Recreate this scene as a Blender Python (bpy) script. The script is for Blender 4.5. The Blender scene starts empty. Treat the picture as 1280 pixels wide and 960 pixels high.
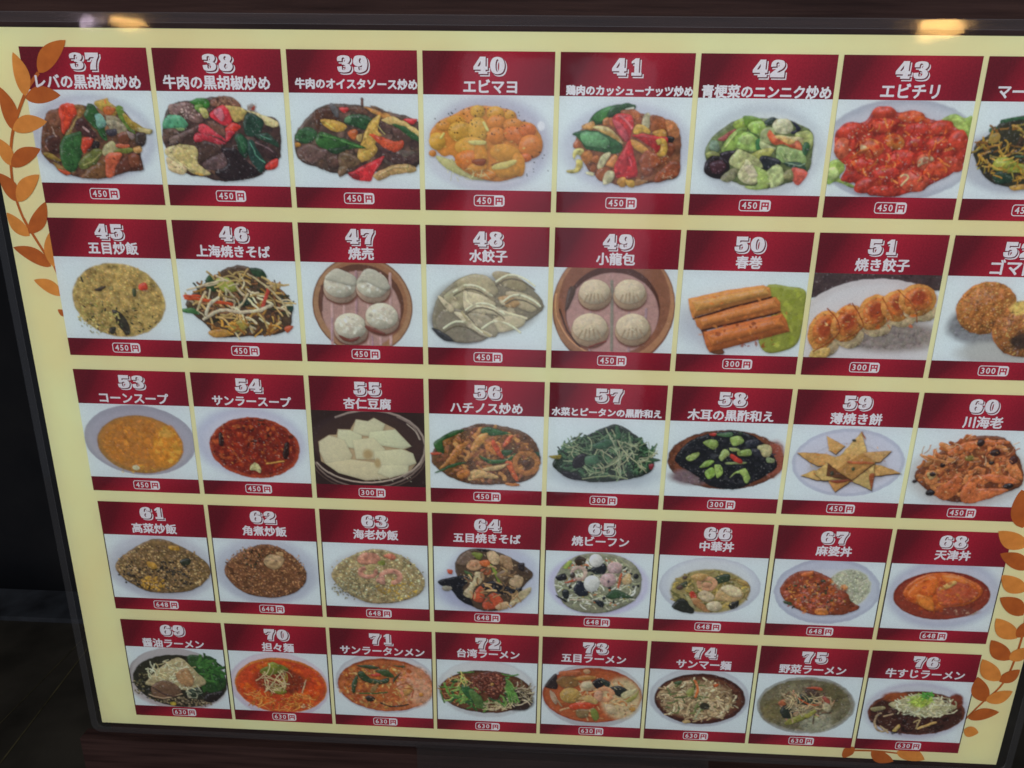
import bpy, math, random
import numpy as np
from mathutils import Matrix, Vector

# ---------------------------------------------------------------- camera, world, light
S = 0.1            # one drawing unit (a menu column) is 10 cm
Z0 = 1.6           # height of the top row of the menu above the floor, metres
sc = bpy.context.scene
col = sc.collection

def U(x, y, z=0.0):
    """board coordinates (x right, y down, z away from the viewer) to world metres"""
    return Vector((x * S, z * S, Z0 - y * S))

cam_d = bpy.data.cameras.new('camera')
cam = bpy.data.objects.new('camera', cam_d)
col.objects.link(cam)
sc.camera = cam
RC = Matrix([[0.9987473, -0.01372776, 0.04811842], [0.02805798, 0.94987033, -0.31138257], [-0.04143167, 0.31234261, 0.9490656]])
CC = (-0.055611, 0.551071, -5.96997)
M = Matrix(((1, 0, 0), (0, 0, 1), (0, -1, 0)))
rot = M @ RC.transposed() @ Matrix(((1, 0, 0), (0, -1, 0), (0, 0, -1)))
cam.matrix_world = Matrix.Translation(U(*CC)) @ rot.to_4x4()
cam_d.sensor_width = 36.0
cam_d.lens = 957.812 / 1280 * 36.0
cam_d.clip_start = 0.02
cam_d.clip_end = 60

w = bpy.data.worlds.new('World'); sc.world = w; w.use_nodes = True
w.node_tree.nodes['Background'].inputs[0].default_value = (0.42, 0.52, 0.68, 1)
w.node_tree.nodes['Background'].inputs[1].default_value = 0.13
sc.view_settings.view_transform = 'Standard'
sc.view_settings.look = 'None'
sc.view_settings.exposure = 0
sc.view_settings.gamma = 1
sc.cycles.filter_width = 1.6
sc.cycles.max_bounces = 6
sc.cycles.transparent_max_bounces = 12
sc.cycles.use_denoising = True

def area(name, loc, target, sx, sy, power, color):
    d = bpy.data.lights.new(name, 'AREA'); d.shape = 'RECTANGLE'; d.size = sx; d.size_y = sy
    d.energy = power; d.color = color
    o = bpy.data.objects.new(name, d); col.objects.link(o)
    o.location = loc
    o.rotation_euler = (Vector(target) - Vector(loc)).to_track_quat('-Z', 'Y').to_euler()
    return o
area('daylight_from_street', U(4, -18, -36), U(0, 4, 0), 2.8, 1.6, 129, (0.86, 0.905, 1.0))
area('ceiling_light', U(-6, -14, -6), U(0, 1, 0), 0.9, 0.9, 2.0, (1.0, 0.93, 0.8))

# ---------------------------------------------------------------- materials
def srgb(h):
    c = [int(h[i:i + 2], 16) / 255 for i in (0, 2, 4)]
    return np.array([v / 12.92 if v < .04045 else ((v + .055) / 1.055) ** 2.4 for v in c])
WHITE_SEEN = srgb('acb4c4')
def ink(h):
    """printed ink albedo from the colour seen next to the white of the same print"""
    return np.clip(srgb(h) / WHITE_SEEN * 0.8, 0.004, 0.9)

def mat(name, rgb, rough=0.6, spec=0.3, noise=None, bump=None):
    m = bpy.data.materials.new(name); m.use_nodes = True
    nt = m.node_tree; b = nt.nodes['Principled BSDF']
    b.inputs['Roughness'].default_value = rough
    b.inputs['Specular IOR Level'].default_value = spec
    b.inputs['Base Color'].default_value = (*rgb, 1)
    if noise:
        tc = nt.nodes.new('ShaderNodeTexCoord'); n = nt.nodes.new('ShaderNodeTexNoise')
        mp = nt.nodes.new('ShaderNodeMapping'); mp.inputs['Scale'].default_value = noise[0]
        n.inputs['Scale'].default_value = noise[1]; n.inputs['Detail'].default_value = 6
        nt.links.new(tc.outputs['Object'], mp.inputs[0]); nt.links.new(mp.outputs[0], n.inputs['Vector'])
        r = nt.nodes.new('ShaderNodeValToRGB')
        r.color_ramp.elements[0].position = .3; r.color_ramp.elements[1].position = .7
        r.color_ramp.elements[0].color = (*noise[2], 1); r.color_ramp.elements[1].color = (*noise[3], 1)
        nt.links.new(n.outputs[0], r.inputs[0]); nt.links.new(r.outputs[0], b.inputs['Base Color'])
        if bump:
            bp = nt.nodes.new('ShaderNodeBump'); bp.inputs['Strength'].default_value = bump
            bp.inputs['Distance'].default_value = 0.002
            nt.links.new(n.outputs[0], bp.inputs['Height']); nt.links.new(bp.outputs[0], b.inputs['Normal'])
    return m

def attr_mat(name, attr, rough=0.55):
    m = mat(name, (1, 1, 1), rough, 0.2)
    a = m.node_tree.nodes.new('ShaderNodeAttribute'); a.attribute_name = attr
    m.node_tree.links.new(a.outputs['Color'], m.node_tree.nodes['Principled BSDF'].inputs['Base Color'])
    return m

a, b_ = ink('b9ad74'), ink('c2b678')
M_paper = mat('cream_paper', a, .7, .1, ((1, 1, 1), 9, ink('d4b28b'), ink('e0c19b')))
M_photo = attr_mat('printed_food_picture', 'print')
M_white = mat('white_print', ink('b6bcc8') * .93, .6, .1, ((1, 1, 1), 900, ink('b0b4be'), ink('c8cad2')))
M_maroon = mat('dark_maroon_print', ink('4a121f'), .6, .1)
M_red = mat('crimson_print', ink('8c1a30'), .6, .1)
M_outline = mat('dark_olive_print', ink('2c2426'), .6, .1)
M_leaf = {'d': mat('brown_leaf_print', ink('93501f'), .6, .1, ((1, 1, 1), 120, ink('83451d'), ink('925022'))),
          'm': mat('rust_leaf_print', ink('a05c1f'), .6, .1, ((1, 1, 1), 120, ink('8e4f1f'), ink('9c5a25'))),
          'l': mat('ochre_leaf_print', ink('b07532'), .6, .1, ((1, 1, 1), 120, ink('9e6830'), ink('ae7639')))}

def card_mat():
    m = mat('maroon_gradient_print', (1, 1, 1), .6, .1)
    nt = m.node_tree; b = nt.nodes['Principled BSDF']
    uv = nt.nodes.new('ShaderNodeUVMap'); uv.uv_map = 'UVMap'
    sep = nt.nodes.new('ShaderNodeSeparateXYZ'); nt.links.new(uv.outputs[0], sep.inputs[0])
    sk = nt.nodes.new('ShaderNodeMath'); sk.operation = 'MULTIPLY_ADD'
    nt.links.new(sep.outputs[1], sk.inputs[0]); sk.inputs[1].default_value = -0.18
    nt.links.new(sep.outputs[0], sk.inputs[2])
    r = nt.nodes.new('ShaderNodeValToRGB'); e = r.color_ramp.elements; r.color_ramp.interpolation = 'B_SPLINE'
    e[0].position = 0.0; e[0].color = (*ink('4c0f1c'), 1)
    e[1].position = 1.0; e[1].color = (*ink('5a1222'), 1)
    for p_, c_ in ((.08, '560f1d'), (.34, '84182c'), (.50, '82172b'), (.78, '651324')):
        x = r.color_ramp.elements.new(p_); x.color = (*ink(c_), 1)
    nt.links.new(sk.outputs[0], r.inputs[0])
    n = nt.nodes.new('ShaderNodeTexNoise'); n.inputs['Scale'].default_value = 700
    tc = nt.nodes.new('ShaderNodeTexCoord'); nt.links.new(tc.outputs['Object'], n.inputs['Vector'])
    mx = nt.nodes.new('ShaderNodeMix'); mx.data_type = 'RGBA'; mx.blend_type = 'OVERLAY'
    mx.inputs[0].default_value = .35
    nt.links.new(r.outputs[0], mx.inputs[6]); nt.links.new(n.outputs[0], mx.inputs[7])
    nt.links.new(mx.outputs[2], b.inputs['Base Color'])
    return m
M_card = card_mat()

def film_mat(name, haze, tint, rough, bumpy):
    m = bpy.data.materials.new(name); m.use_nodes = True
    nt = m.node_tree; nt.nodes.clear()
    out = nt.nodes.new('ShaderNodeOutputMaterial')
    tr = nt.nodes.new('ShaderNodeBsdfTransparent'); tr.inputs[0].default_value = (*tint, 1)
    df = nt.nodes.new('ShaderNodeBsdfDiffuse'); df.inputs[0].default_value = (.86, .82, .80, 1)
    gl = nt.nodes.new('ShaderNodeBsdfGlossy'); gl.inputs['Roughness'].default_value = rough
    fr = nt.nodes.new('ShaderNodeFresnel'); fr.inputs[0].default_value = 1.5
    m1 = nt.nodes.new('ShaderNodeMixShader'); m1.inputs[0].default_value = haze
    nt.links.new(tr.outputs[0], m1.inputs[1]); nt.links.new(df.outputs[0], m1.inputs[2])
    m2 = nt.nodes.new('ShaderNodeMixShader')
    nt.links.new(fr.outputs[0], m2.inputs[0]); nt.links.new(m1.outputs[0], m2.inputs[1]); nt.links.new(gl.outputs[0], m2.inputs[2])
    nt.links.new(m2.outputs[0], out.inputs[0])
    if bumpy:
        tc = nt.nodes.new('ShaderNodeTexCoord'); n = nt.nodes.new('ShaderNodeTexNoise')
        n.inputs['Scale'].default_value = 14; n.inputs['Detail'].default_value = 3
        bp = nt.nodes.new('ShaderNodeBump'); bp.inputs['Strength'].default_value = bumpy; bp.inputs['Distance'].default_value = .01
        nt.links.new(tc.outputs['Object'], n.inputs['Vector']); nt.links.new(n.outputs[0], bp.inputs['Height'])
        nt.links.new(bp.outputs[0], gl.inputs['Normal']); nt.links.new(bp.outputs[0], fr.inputs['Normal'])
    return m
M_film = film_mat('clear_laminate', .005, (.97, .98, .99), .05, .035)
M_edge = film_mat('laminate_edge', .07, (.8, .82, .88), .15, 0)
M_margin = film_mat('doubled_laminate_margin', .02, (.9, .9, .92), .08, .035)
M_tape = film_mat('frosted_tape', .012, (.9, .92, .92), .2, 0)
M_wood = mat('dark_red_wood', (.03, .015, .013), .7, .08, ((1.2, 14, 26), 9, (.020, .0095, .008), (.047, .0235, .019)), .25)
M_black = mat('black_wall', (.004, .004, .005), .8, .1, ((1, 1, 1), 5, (.006, .006, .007), (.013, .012, .012)))
M_counter = mat('dark_counter_top', (.02, .018, .012), .5, .3, ((1, 1, 1), 8, (.011, .009, .006), (.034, .028, .020)), .2)
M_counteredge = mat('worn_blue_grey_edge', (.05, .055, .07), .5, .3, ((1, 1, 1), 14, (.008, .008, .009), (.034, .036, .040)))
M_trim = mat('thin_brass_trim', (.09, .07, .03), .4, .5, ((1, 1, 1), 30, (.02, .017, .008), (.075, .06, .028)))
M_cord = mat('black_cord', (.01, .01, .01), .5)
def emis(name, rgb, s):
    m = bpy.data.materials.new(name); m.use_nodes = True
    nt = m.node_tree; nt.nodes.clear(); o = nt.nodes.new('ShaderNodeOutputMaterial')
    e = nt.nodes.new('ShaderNodeEmission'); e.inputs[0].default_value = (*rgb, 1); e.inputs[1].default_value = s
    nt.links.new(e.outputs[0], o.inputs[0]); return m
M_lamp = emis('lit_paper_shade', (1.0, .55, .17), 30)
M_veilglow = emis('added_veil_glow', (.85, .82, 1.0), .75)  # glow of the added panel that veils the film
M_lampcool = emis('lit_cool_tube', (1.0, .78, .95), 17)

# ---------------------------------------------------------------- helpers
def link(o, parent=None):
    col.objects.link(o)
    if parent is not None: o.parent = parent
    return o
def mesh_obj(name, verts, faces, mats, parent=None, fm=None, uvs=None):
    me = bpy.data.meshes.new(name)
    me.from_pydata([tuple(v) for v in verts], [], faces)
    for m in (mats if isinstance(mats, (list, tuple)) else [mats]): me.materials.append(m)
    if fm: me.polygons.foreach_set('material_index', fm)
    if uvs:
        l = me.uv_layers.new(name='UVMap')
        for p in me.polygons:
            for li, vi in zip(p.loop_indices, p.vertices): l.data[li].uv = uvs[vi]
    me.update()
    return link(bpy.data.objects.new(name, me), parent)
def rect(x0, y0, x1, y1, z):      # front face looks at the viewer
    return [U(x0, y0, z), U(x0, y1, z), U(x1, y1, z), U(x1, y0, z)]
def box(x0, y0, z0, x1, y1, z1):
    v = [U(x, y, z) for x in (x0, x1) for y in (y0, y1) for z in (z0, z1)]
    f = [(0, 1, 3, 2), (4, 6, 7, 5), (0, 4, 5, 1), (2, 3, 7, 6), (0, 2, 6, 4), (1, 5, 7, 3)]
    return v, f
def thing(name, label, cat, loc=(0, 0, 0), group=None):
    o = bpy.data.objects.new(name, None); col.objects.link(o); o.empty_display_size = .05
    o.location = loc; o['label'] = label; o['category'] = cat
    if group: o['group'] = group
    return o
def rounded(x0, y0, x1, y1, r, z, n=5, corners=(1, 1, 1, 1)):
    """rounded rectangle outline, anticlockwise seen from the viewer"""
    P = []
    for (cx, cy, a0, k) in ((x0 + r, y0 + r, 90, 0), (x0 + r, y1 - r, 180, 1), (x1 - r, y1 - r, 270, 2), (x1 - r, y0 + r, 0, 3)):
        if corners[k]:
            for i in range(n + 1):
                t = math.radians(a0 + 90 * i / n); P.append((cx + r * math.cos(t), cy - r * math.sin(t)))
        else: P.append(((x0, x0, x1, x1)[k], (y0, y1, y1, y0)[k]))
    return [U(x, y, z) for x, y in P]

# ---------------------------------------------------------------- the surroundings
v, f = box(-4.34, -9, .12, 4.37, 12, .5)
wood = mesh_obj('wooden_backboard', v, f, M_wood)
wood['label'] = 'dark red brown wood panel standing upright behind the laminated menu'; wood['category'] = 'backboard'
v, f = box(-4.58, 6.36, -.02, 4.5, 7.1, .117)
rail = mesh_obj('wood_rail', v, f, M_wood)
rail['label'] = 'dark red brown wooden rail running below the bottom edge of the menu'; rail['category'] = 'rail'
v, f = box(-60, -30, 11, 20, 40, 12)
o = mesh_obj('wall', v, f, M_black); o['kind'] = 'structure'

# dark counter below and behind the left edge
v = [U(-60, 9.5, 6.969), U(-4.3, 9.5, 6.795), U(-4.3, 9.5, -12), U(-60, 9.5, -12)]
CZ = 6.882
v, f = box(-60, 9.5, -12, 20, 10.2, CZ)
ct = mesh_obj('counter', v, f, M_counter)
ct['label'] = 'dark brown counter top seen past the lower left edge of the menu'; ct['category'] = 'counter'
v, f = box(-60, 9.40, CZ - .9, 20, 9.497, CZ - .02)
mesh_obj('counter_edge', [q for q in v], f, M_counteredge, ct)
def strip(a, b, w_, zt):
    a = np.array(a); b = np.array(b); t = b - a; t = t / np.linalg.norm(t); nn = np.array([t[1], -t[0]]) * w_
    return [U(a[0] + nn[0], zt, a[1] + nn[1]), U(a[0] - nn[0], zt, a[1] - nn[1]), U(b[0] - nn[0], zt, b[1] - nn[1]), U(b[0] + nn[0], zt, b[1] + nn[1])]
for (a, b, w_) in (((-7.901, 2.639), (-8.151, 5.530), .012), ((-8.443, 3.410), (-8.365, 5.563), .008)):
    mesh_obj('trim_line', strip(a, b, w_, 9.49), [(0, 1, 2, 3)], M_trim, ct)


# ---------------------------------------------------------------- the menu
board = thing('menu_board', 'laminated cream menu sheet with forty numbered food pictures on maroon cards', 'menu', U(0, 6.25, 0))
BASE = U(0, 6.25, 0)
def part(name, verts, faces, mats, parent=board, **k):
    return mesh_obj(name, [Vector(v_) - BASE for v_ in verts], faces, mats, parent, **k)

# paper, a thin slab; printed layers stand 0.15 mm proud of one another
v, f = box(-4.335, -.13, .004, 4.315, 6.168, .03)
part('paper_sheet', v, f, M_paper)

# glyph meshes
def curve_mesh(o):
    dg = bpy.context.evaluated_depsgraph_get()
    me = bpy.data.meshes.new_from_object(o.evaluated_get(dg))
    n = len(me.vertices); a_ = np.empty(n * 3, 'f'); me.vertices.foreach_get('co', a_)
    V = a_.reshape(-1, 3)[:, :2].copy(); F = [tuple(p.vertices) for p in me.polygons]
    bpy.data.meshes.remove(me)
    return V, F
def make_text(body, offset, spacing=1.0):
    c = bpy.data.curves.new('glyphs', 'FONT'); c.body = body; c.resolution_u = 2; c.offset = offset
    c.space_character = spacing; c.align_x = 'LEFT'; c.fill_mode = 'FRONT'
    o = bpy.data.objects.new('glyphs', c); col.objects.link(o); return o
DIG = {
 '1': [[(.10,.70,1),(.10,.82,1),(.40,1,1),(.70,1,1),(.70,.18,1),(.92,.18,1),(.92,0,1),(.12,0,1),(.12,.18,1),(.34,.18,1),(.34,.74,1)]],
 '2': [[(.04,.60,1),(.08,.84),(.25,.97),(.5,1),(.84,.94),(.96,.73),(.86,.52),(.62,.38),(.46,.28,1),(.70,.28,1),(.78,.36,1),(.98,.36,1),(.98,0,1),(.03,0,1),(.03,.20,1),(.26,.38),(.52,.56),(.60,.74),(.50,.86),(.38,.80),(.40,.62,1)]],
 '3': [[(.05,.66,1),(.08,.90),(.45,1),(.85,.94),(.94,.75),(.84,.58),(.74,.53,1),(.90,.46),(.98,.27),(.85,.06),(.48,0),(.12,.06),(.03,.33,1),(.36,.36,1),(.38,.17),(.52,.13),(.62,.28),(.54,.43),(.36,.46,1),(.36,.59,1),(.54,.62),(.60,.75),(.50,.87),(.38,.83),(.36,.66,1)]],
 '4': [[(.46,1,1),(.84,1,1),(.84,.44,1),(.99,.44,1),(.99,.25,1),(.84,.25,1),(.84,.15,1),(.97,.15,1),(.97,0,1),(.36,0,1),(.36,.15,1),(.50,.15,1),(.50,.25,1),(.01,.25,1),(.01,.42,1)], [(.50,.44,1),(.28,.44,1),(.50,.76,1)]],
 '5': [[(.12,1,1),(.93,1,1),(.93,.75,1),(.38,.75,1),(.37,.61,1),(.58,.66),(.88,.58),(.98,.33),(.84,.07),(.46,0),(.10,.07),(.02,.33,1),(.36,.36,1),(.38,.17),(.52,.13),(.62,.31),(.54,.49),(.38,.46),(.35,.41,1),(.12,.43,1)]],
 '6': [[(.54,1),(.90,.92),(.95,.68,1),(.66,.66,1),(.62,.84),(.46,.83),(.38,.56,1),(.64,.65),(.94,.53),(.99,.30),(.85,.05),(.5,0),(.15,.07),(.01,.42),(.12,.84)], [(.50,.46),(.60,.31),(.50,.15),(.40,.31)]],
 '7': [[(.03,1,1),(.97,1,1),(.97,.80,1),(.80,.52),(.72,.22),(.71,0,1),(.28,0,1),(.34,.30),(.52,.58),(.66,.73,1),(.36,.73),(.23,.60,1),(.03,.60,1)]],
 '8': [[(.5,1),(.84,.94),(.94,.75),(.82,.55),(.96,.42),(.98,.22),(.80,.03),(.5,0),(.20,.03),(.02,.22),(.04,.42),(.18,.55),(.06,.75),(.16,.94)], [(.5,.88),(.61,.76),(.5,.64),(.39,.76)], [(.5,.44),(.62,.28),(.5,.13),(.38,.28)]],
 '0': [[(.5,1),(.86,.88),(1,.5),(.86,.12),(.5,0),(.14,.12),(0,.5),(.14,.88)], [(.5,.86),(.60,.74),(.63,.5),(.60,.26),(.5,.14),(.40,.26),(.37,.5),(.40,.74)]]}
DIG['9'] = [[(1 - x[0], 1 - x[1]) + tuple(x[2:]) for x in c] for c in DIG['6']]
def smooth(pts, n=5):
    out = []; N = len(pts)
    for i in range(N):
        p0, p1, p2, p3 = (pts[(i + k) % N] for k in (-1, 0, 1, 2))
        if len(p1) > 2: p0 = p1
        if len(p2) > 2: p3 = p2
        out.append(p1[:2])
        if len(p1) > 2 and len(p2) > 2: continue
        for k in range(1, n):
            t = k / n
            out.append(tuple(.5 * (2 * p1[j] + (p2[j] - p0[j]) * t + (2 * p0[j] - 5 * p1[j] + 4 * p2[j] - p3[j]) * t * t + (3 * p1[j] - p0[j] - 3 * p2[j] + p3[j]) * t ** 3) for j in (0, 1)))
    return out
def make_digit(d, off):
    c = bpy.data.curves.new('digit', 'CURVE'); c.dimensions = '2D'; c.fill_mode = 'FRONT'; c.offset = off
    for ct in DIG[d]:
        P = smooth(ct); s = c.splines.new('POLY'); s.points.add(len(P) - 1)
        for q, (x, y) in zip(s.points, P): q.co = (x * .9, y, 0, 1)
        s.use_cyclic_u = True
    o = bpy.data.objects.new('digit', c); col.objects.link(o); return o
tmp = {}
for d in '0123456789':
    tmp['d' + d] = make_digit(d, 0.0); tmp['o' + d] = make_digit(d, 0.026)
NAMES = '''37 レバの黒胡椒炒め 0.488 0.254 0.799
38 牛肉の黒胡椒炒め 0.463 0.249 0.799
39 牛肉のオイスタソース炒め 0.506 0.247 0.901
40 エビマヨ 0.493 0.254 0.387
41 鶏肉のカッシューナッツ炒め 0.504 0.271 0.910
42 青梗菜のニンニク炒め 0.483 0.268 0.915
43 エビチリ 0.493 0.252 0.404
44 マー 0.196 0.246 0.183
45 五目炒飯 0.501 0.247 0.400
46 上海焼きそば 0.469 0.253 0.588
47 焼売 0.489 0.248 0.197
48 水餃子 0.489 0.247 0.293
49 小龍包 0.475 0.249 0.295
50 春巻 0.494 0.253 0.196
51 焼き餃子 0.498 0.252 0.403
52 ゴマ団子 0.542 0.252 0.474
53 コーンスープ 0.491 0.262 0.594
54 サンラースープ 0.503 0.258 0.669
55 杏仁豆腐 0.483 0.250 0.398
56 ハチノス炒め 0.482 0.257 0.598
57 水菜とピータンの黒酢和え 0.475 0.266 0.899
58 木耳の黒酢和え 0.486 0.259 0.693
59 薄焼き餅 0.497 0.257 0.409
60 川海老 0.503 0.255 0.308
61 高菜炒飯 0.483 0.271 0.403
62 角煮炒飯 0.491 0.257 0.393
63 海老炒飯 0.493 0.253 0.397
64 五目焼きそば 0.484 0.249 0.590
65 焼ビーフン 0.481 0.240 0.493
66 中華丼 0.493 0.247 0.291
67 麻婆丼 0.498 0.250 0.299
68 天津丼 0.504 0.248 0.295
69 醤油ラーメン 0.479 0.264 0.588
70 担々麺 0.492 0.258 0.299
71 サンラータンメン 0.491 0.250 0.790
72 台湾ラーメン 0.492 0.232 0.578
73 五目ラーメン 0.477 0.235 0.590
74 サンマー麺 0.494 0.247 0.495
75 野菜ラーメン 0.488 0.251 0.597
76 牛すじラーメン 0.502 0.248 0.698'''
names = {}
for l in NAMES.split('\n'):
    q = l.split(); names[int(q[0])] = (q[1], float(q[2]), float(q[3]), float(q[4]))
    tmp['n' + q[0]] = make_text(q[1], 0.0)
for pr in ('450', '300', '648', '630'): tmp['p' + pr] = make_text(pr, 0.014, 1.2)
bpy.context.view_layer.update()
G = {k: curve_mesh(o) for k, o in tmp.items()}
for o in tmp.values():
    c = o.data; bpy.data.objects.remove(o); bpy.data.curves.remove(c)

class MB:
    def __init__(s): s.v = []; s.f = []; s.m = []
    def add(s, verts, faces, mi=0):
        n = len(s.v); s.v += list(verts); s.f += [tuple(i + n for i in q) for q in faces]; s.m += [mi] * len(faces)
    def glyph(s, key, cx, cy, w_, h_, z, mi, dx=0, dy=0, norm=None):
        V, F = G[key]; lo, hi = (norm if norm is not None else (V.min(0), V.max(0)))
        P = [(cx + ((p[0] - lo[0]) / (hi[0] - lo[0]) - .5) * w_ + dx, cy - ((p[1] - lo[1]) / (hi[1] - lo[1]) - .5) * h_ + dy) for p in V]
        s.add([U(x, y, z) for x, y in P], F, mi)

# ---- food pictures: a painter for the printed pictures (flat prints on the sheet)
rng = np.random.default_rng(7)
CW = 352
def vnoise(h, w_, cell, r):
    gy, gx = h // cell + 3, w_ // cell + 3
    g = r.random((gy, gx)); y = np.arange(h) / cell; x = np.arange(w_) / cell
    yi = y.astype(int); xi = x.astype(int); fy = (y - yi)[:, None]; fx = (x - xi)[None, :]
    fy = fy * fy * (3 - 2 * fy); fx = fx * fx * (3 - 2 * fx)
    A = g[yi][:, xi]; B = g[yi][:, xi + 1]; C = g[yi + 1][:, xi]; D_ = g[yi + 1][:, xi + 1]
    return (A * (1 - fx) + B * fx) * (1 - fy) + (C * (1 - fx) + D_ * fx) * fy
def tone(c):
    g = float(c @ (.3, .59, .11)); return (g + (c - g) * .94) * np.array([1.0, 1.0, .95])
def facets(h, w_, cell, r):
    """crumpled facets: every cell has its own level and slope"""
    gy, gx = h // cell + 4, w_ // cell + 4
    py, px, lv, sx, sy = (r.random((gy, gx)) for _ in range(5))
    Y, X = np.mgrid[0:h, 0:w_] / cell + 1.0
    wob = vnoise(h, w_, max(3, cell // 2), r) * .5
    X = X + wob; Y = Y + wob[::-1, ::-1]
    yi = Y.astype(int); xi = X.astype(int); best = np.full((h, w_), 9.); sec = best.copy(); val = np.zeros((h, w_))
    for a_ in (-1, 0, 1):
        for b_ in (-1, 0, 1):
            j = np.clip(yi + a_, 0, gy - 1); i = np.clip(xi + b_, 0, gx - 1)
            ex = X - i - px[j, i]; ey = Y - j - py[j, i]; d = np.sqrt(ex * ex + ey * ey * 1.5)
            v_ = (lv[j, i] - .5) * 1.6 - (ex * (sx[j, i] + .3) + ey * (sy[j, i] + .6)) * .9
            n_ = d < best; sec = np.where(n_, best, np.minimum(sec, d)); val = np.where(n_, v_, val); best = np.where(n_, d, best)
    return val * np.clip((sec - best) * 4, .15, 1)
class Canvas:
    def __init__(s, ch, seed):
        s.k = min(1.0, TEX.get(seed, .72) * 1.6); s.h = ch; s.w = CW; s.a = np.empty((ch, CW, 3)); s.a[:] = ink('aebfca'); s.r = np.random.default_rng(seed)
        s.n = (vnoise(ch, CW, 3, s.r) + vnoise(ch, CW, 7, s.r) + vnoise(ch, CW, 17, s.r)) / 1.5 - 1
    def win(s, x0, y0, x1, y1, m=4):
        X0 = max(0, int(x0 - m)); Y0 = max(0, int(y0 - m)); X1 = min(s.w, int(x1 + m) + 1); Y1 = min(s.h, int(y1 + m) + 1)
        if X1 - X0 < 2 or Y1 - Y0 < 2: return None
        yy, xx = np.mgrid[Y0:Y1, X0:X1]
        return slice(Y0, Y1), slice(X0, X1), xx + .5, yy + .5
    def put(s, sl, cov, c):
        t = s.a[sl[0], sl[1]]; t += (c - t) * cov[..., None]
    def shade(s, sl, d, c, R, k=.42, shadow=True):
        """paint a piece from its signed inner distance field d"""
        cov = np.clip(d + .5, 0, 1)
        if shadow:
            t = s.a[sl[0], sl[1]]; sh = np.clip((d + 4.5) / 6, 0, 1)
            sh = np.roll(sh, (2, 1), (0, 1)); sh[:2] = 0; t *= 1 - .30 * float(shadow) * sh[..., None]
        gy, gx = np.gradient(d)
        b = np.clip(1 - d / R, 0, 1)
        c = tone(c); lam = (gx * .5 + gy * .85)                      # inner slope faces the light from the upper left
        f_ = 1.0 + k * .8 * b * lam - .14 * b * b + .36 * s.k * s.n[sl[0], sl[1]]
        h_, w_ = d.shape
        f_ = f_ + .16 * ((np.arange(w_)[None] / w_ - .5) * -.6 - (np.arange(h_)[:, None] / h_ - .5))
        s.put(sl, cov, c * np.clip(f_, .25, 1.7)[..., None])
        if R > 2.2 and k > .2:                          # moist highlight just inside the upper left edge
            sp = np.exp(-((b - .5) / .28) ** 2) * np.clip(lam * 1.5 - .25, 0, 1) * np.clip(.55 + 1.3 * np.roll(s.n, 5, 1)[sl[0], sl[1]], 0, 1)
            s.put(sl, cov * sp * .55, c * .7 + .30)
    def poly(s, c, pts, opt):
        P = pts if 's' in opt else [q for q in smooth([tuple(p) for p in pts], 4)]
        P = np.array(P); w_ = s.win(P[:, 0].min(), P[:, 1].min(), P[:, 0].max(), P[:, 1].max(), 6)
        if w_ is None: return
        sy, sx, X, Y = w_; D2 = np.full(X.shape, 1e9); ins = np.zeros(X.shape, bool)
        Q = np.roll(P, -1, 0)
        for (x0, y0), (x1, y1) in zip(P, Q):
            dx, dy = x1 - x0, y1 - y0; L2 = dx * dx + dy * dy + 1e-9
            t = np.clip(((X - x0) * dx + (Y - y0) * dy) / L2, 0, 1)
            D2 = np.minimum(D2, (X - x0 - t * dx) ** 2 + (Y - y0 - t * dy) ** 2)
            if y0 != y1: ins ^= ((y0 > Y) != (y1 > Y)) & (X < dx * (Y - y0) / dy + x0)
        d = np.sqrt(D2) * np.where(ins, 1, -1)
        if 'n' in opt: s.put((sy, sx), np.clip(d / 5 + .4, 0, 1) * .8, c * np.clip(1 + .3 * s.n[sy, sx], .4, 1.6)[..., None]); return
        R = max(2.5, min(9, d.max() * .8)); s.shade((sy, sx), d, c, R if 'r' not in opt else d.max(), .6 if 'r' in opt else .42 if 's' not in opt else .12)
    def ell(s, c, cx, cy, rx, ry, ang=0, shadow=True, k=.5):
        m = max(rx, ry); w_ = s.win(cx - m, cy - m, cx + m, cy + m, 6)
        if w_ is None: return
        sy, sx, X, Y = w_; a_ = math.radians(ang); ca, sa = math.cos(a_), math.sin(a_)
        x = (X - cx) * ca + (Y - cy) * sa; y = -(X - cx) * sa + (Y - cy) * ca
        rr = np.sqrt((x / rx) ** 2 + (y / ry) ** 2) + 1e-6
        s.shade((sy, sx), (1 - rr) * min(rx, ry), c, max(1.5, min(rx, ry) * .9), k, shadow)
    def flat(s, c, cx, cy, rx, ry, soft):
        c = tone(c) if c.max() - c.min() > .3 * c.max() else c * np.array([1.0, 1.03, 1.0]) * .78 + .19
        w_ = s.win(cx - rx - soft, cy - ry - soft, cx + rx + soft, cy + ry + soft)
        if w_ is None: return
        sy, sx, X, Y = w_; rr = np.sqrt(((X - cx) / rx) ** 2 + ((Y - cy) / ry) ** 2)
        d = (1 - rr) * min(rx, ry); t = np.clip(d / max(1, soft) + .5, 0, 1); t = t * t * (3 - 2 * t)
        s.put((sy, sx), t, c * (1 + .05 * s.n[sy, sx])[..., None])
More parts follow.
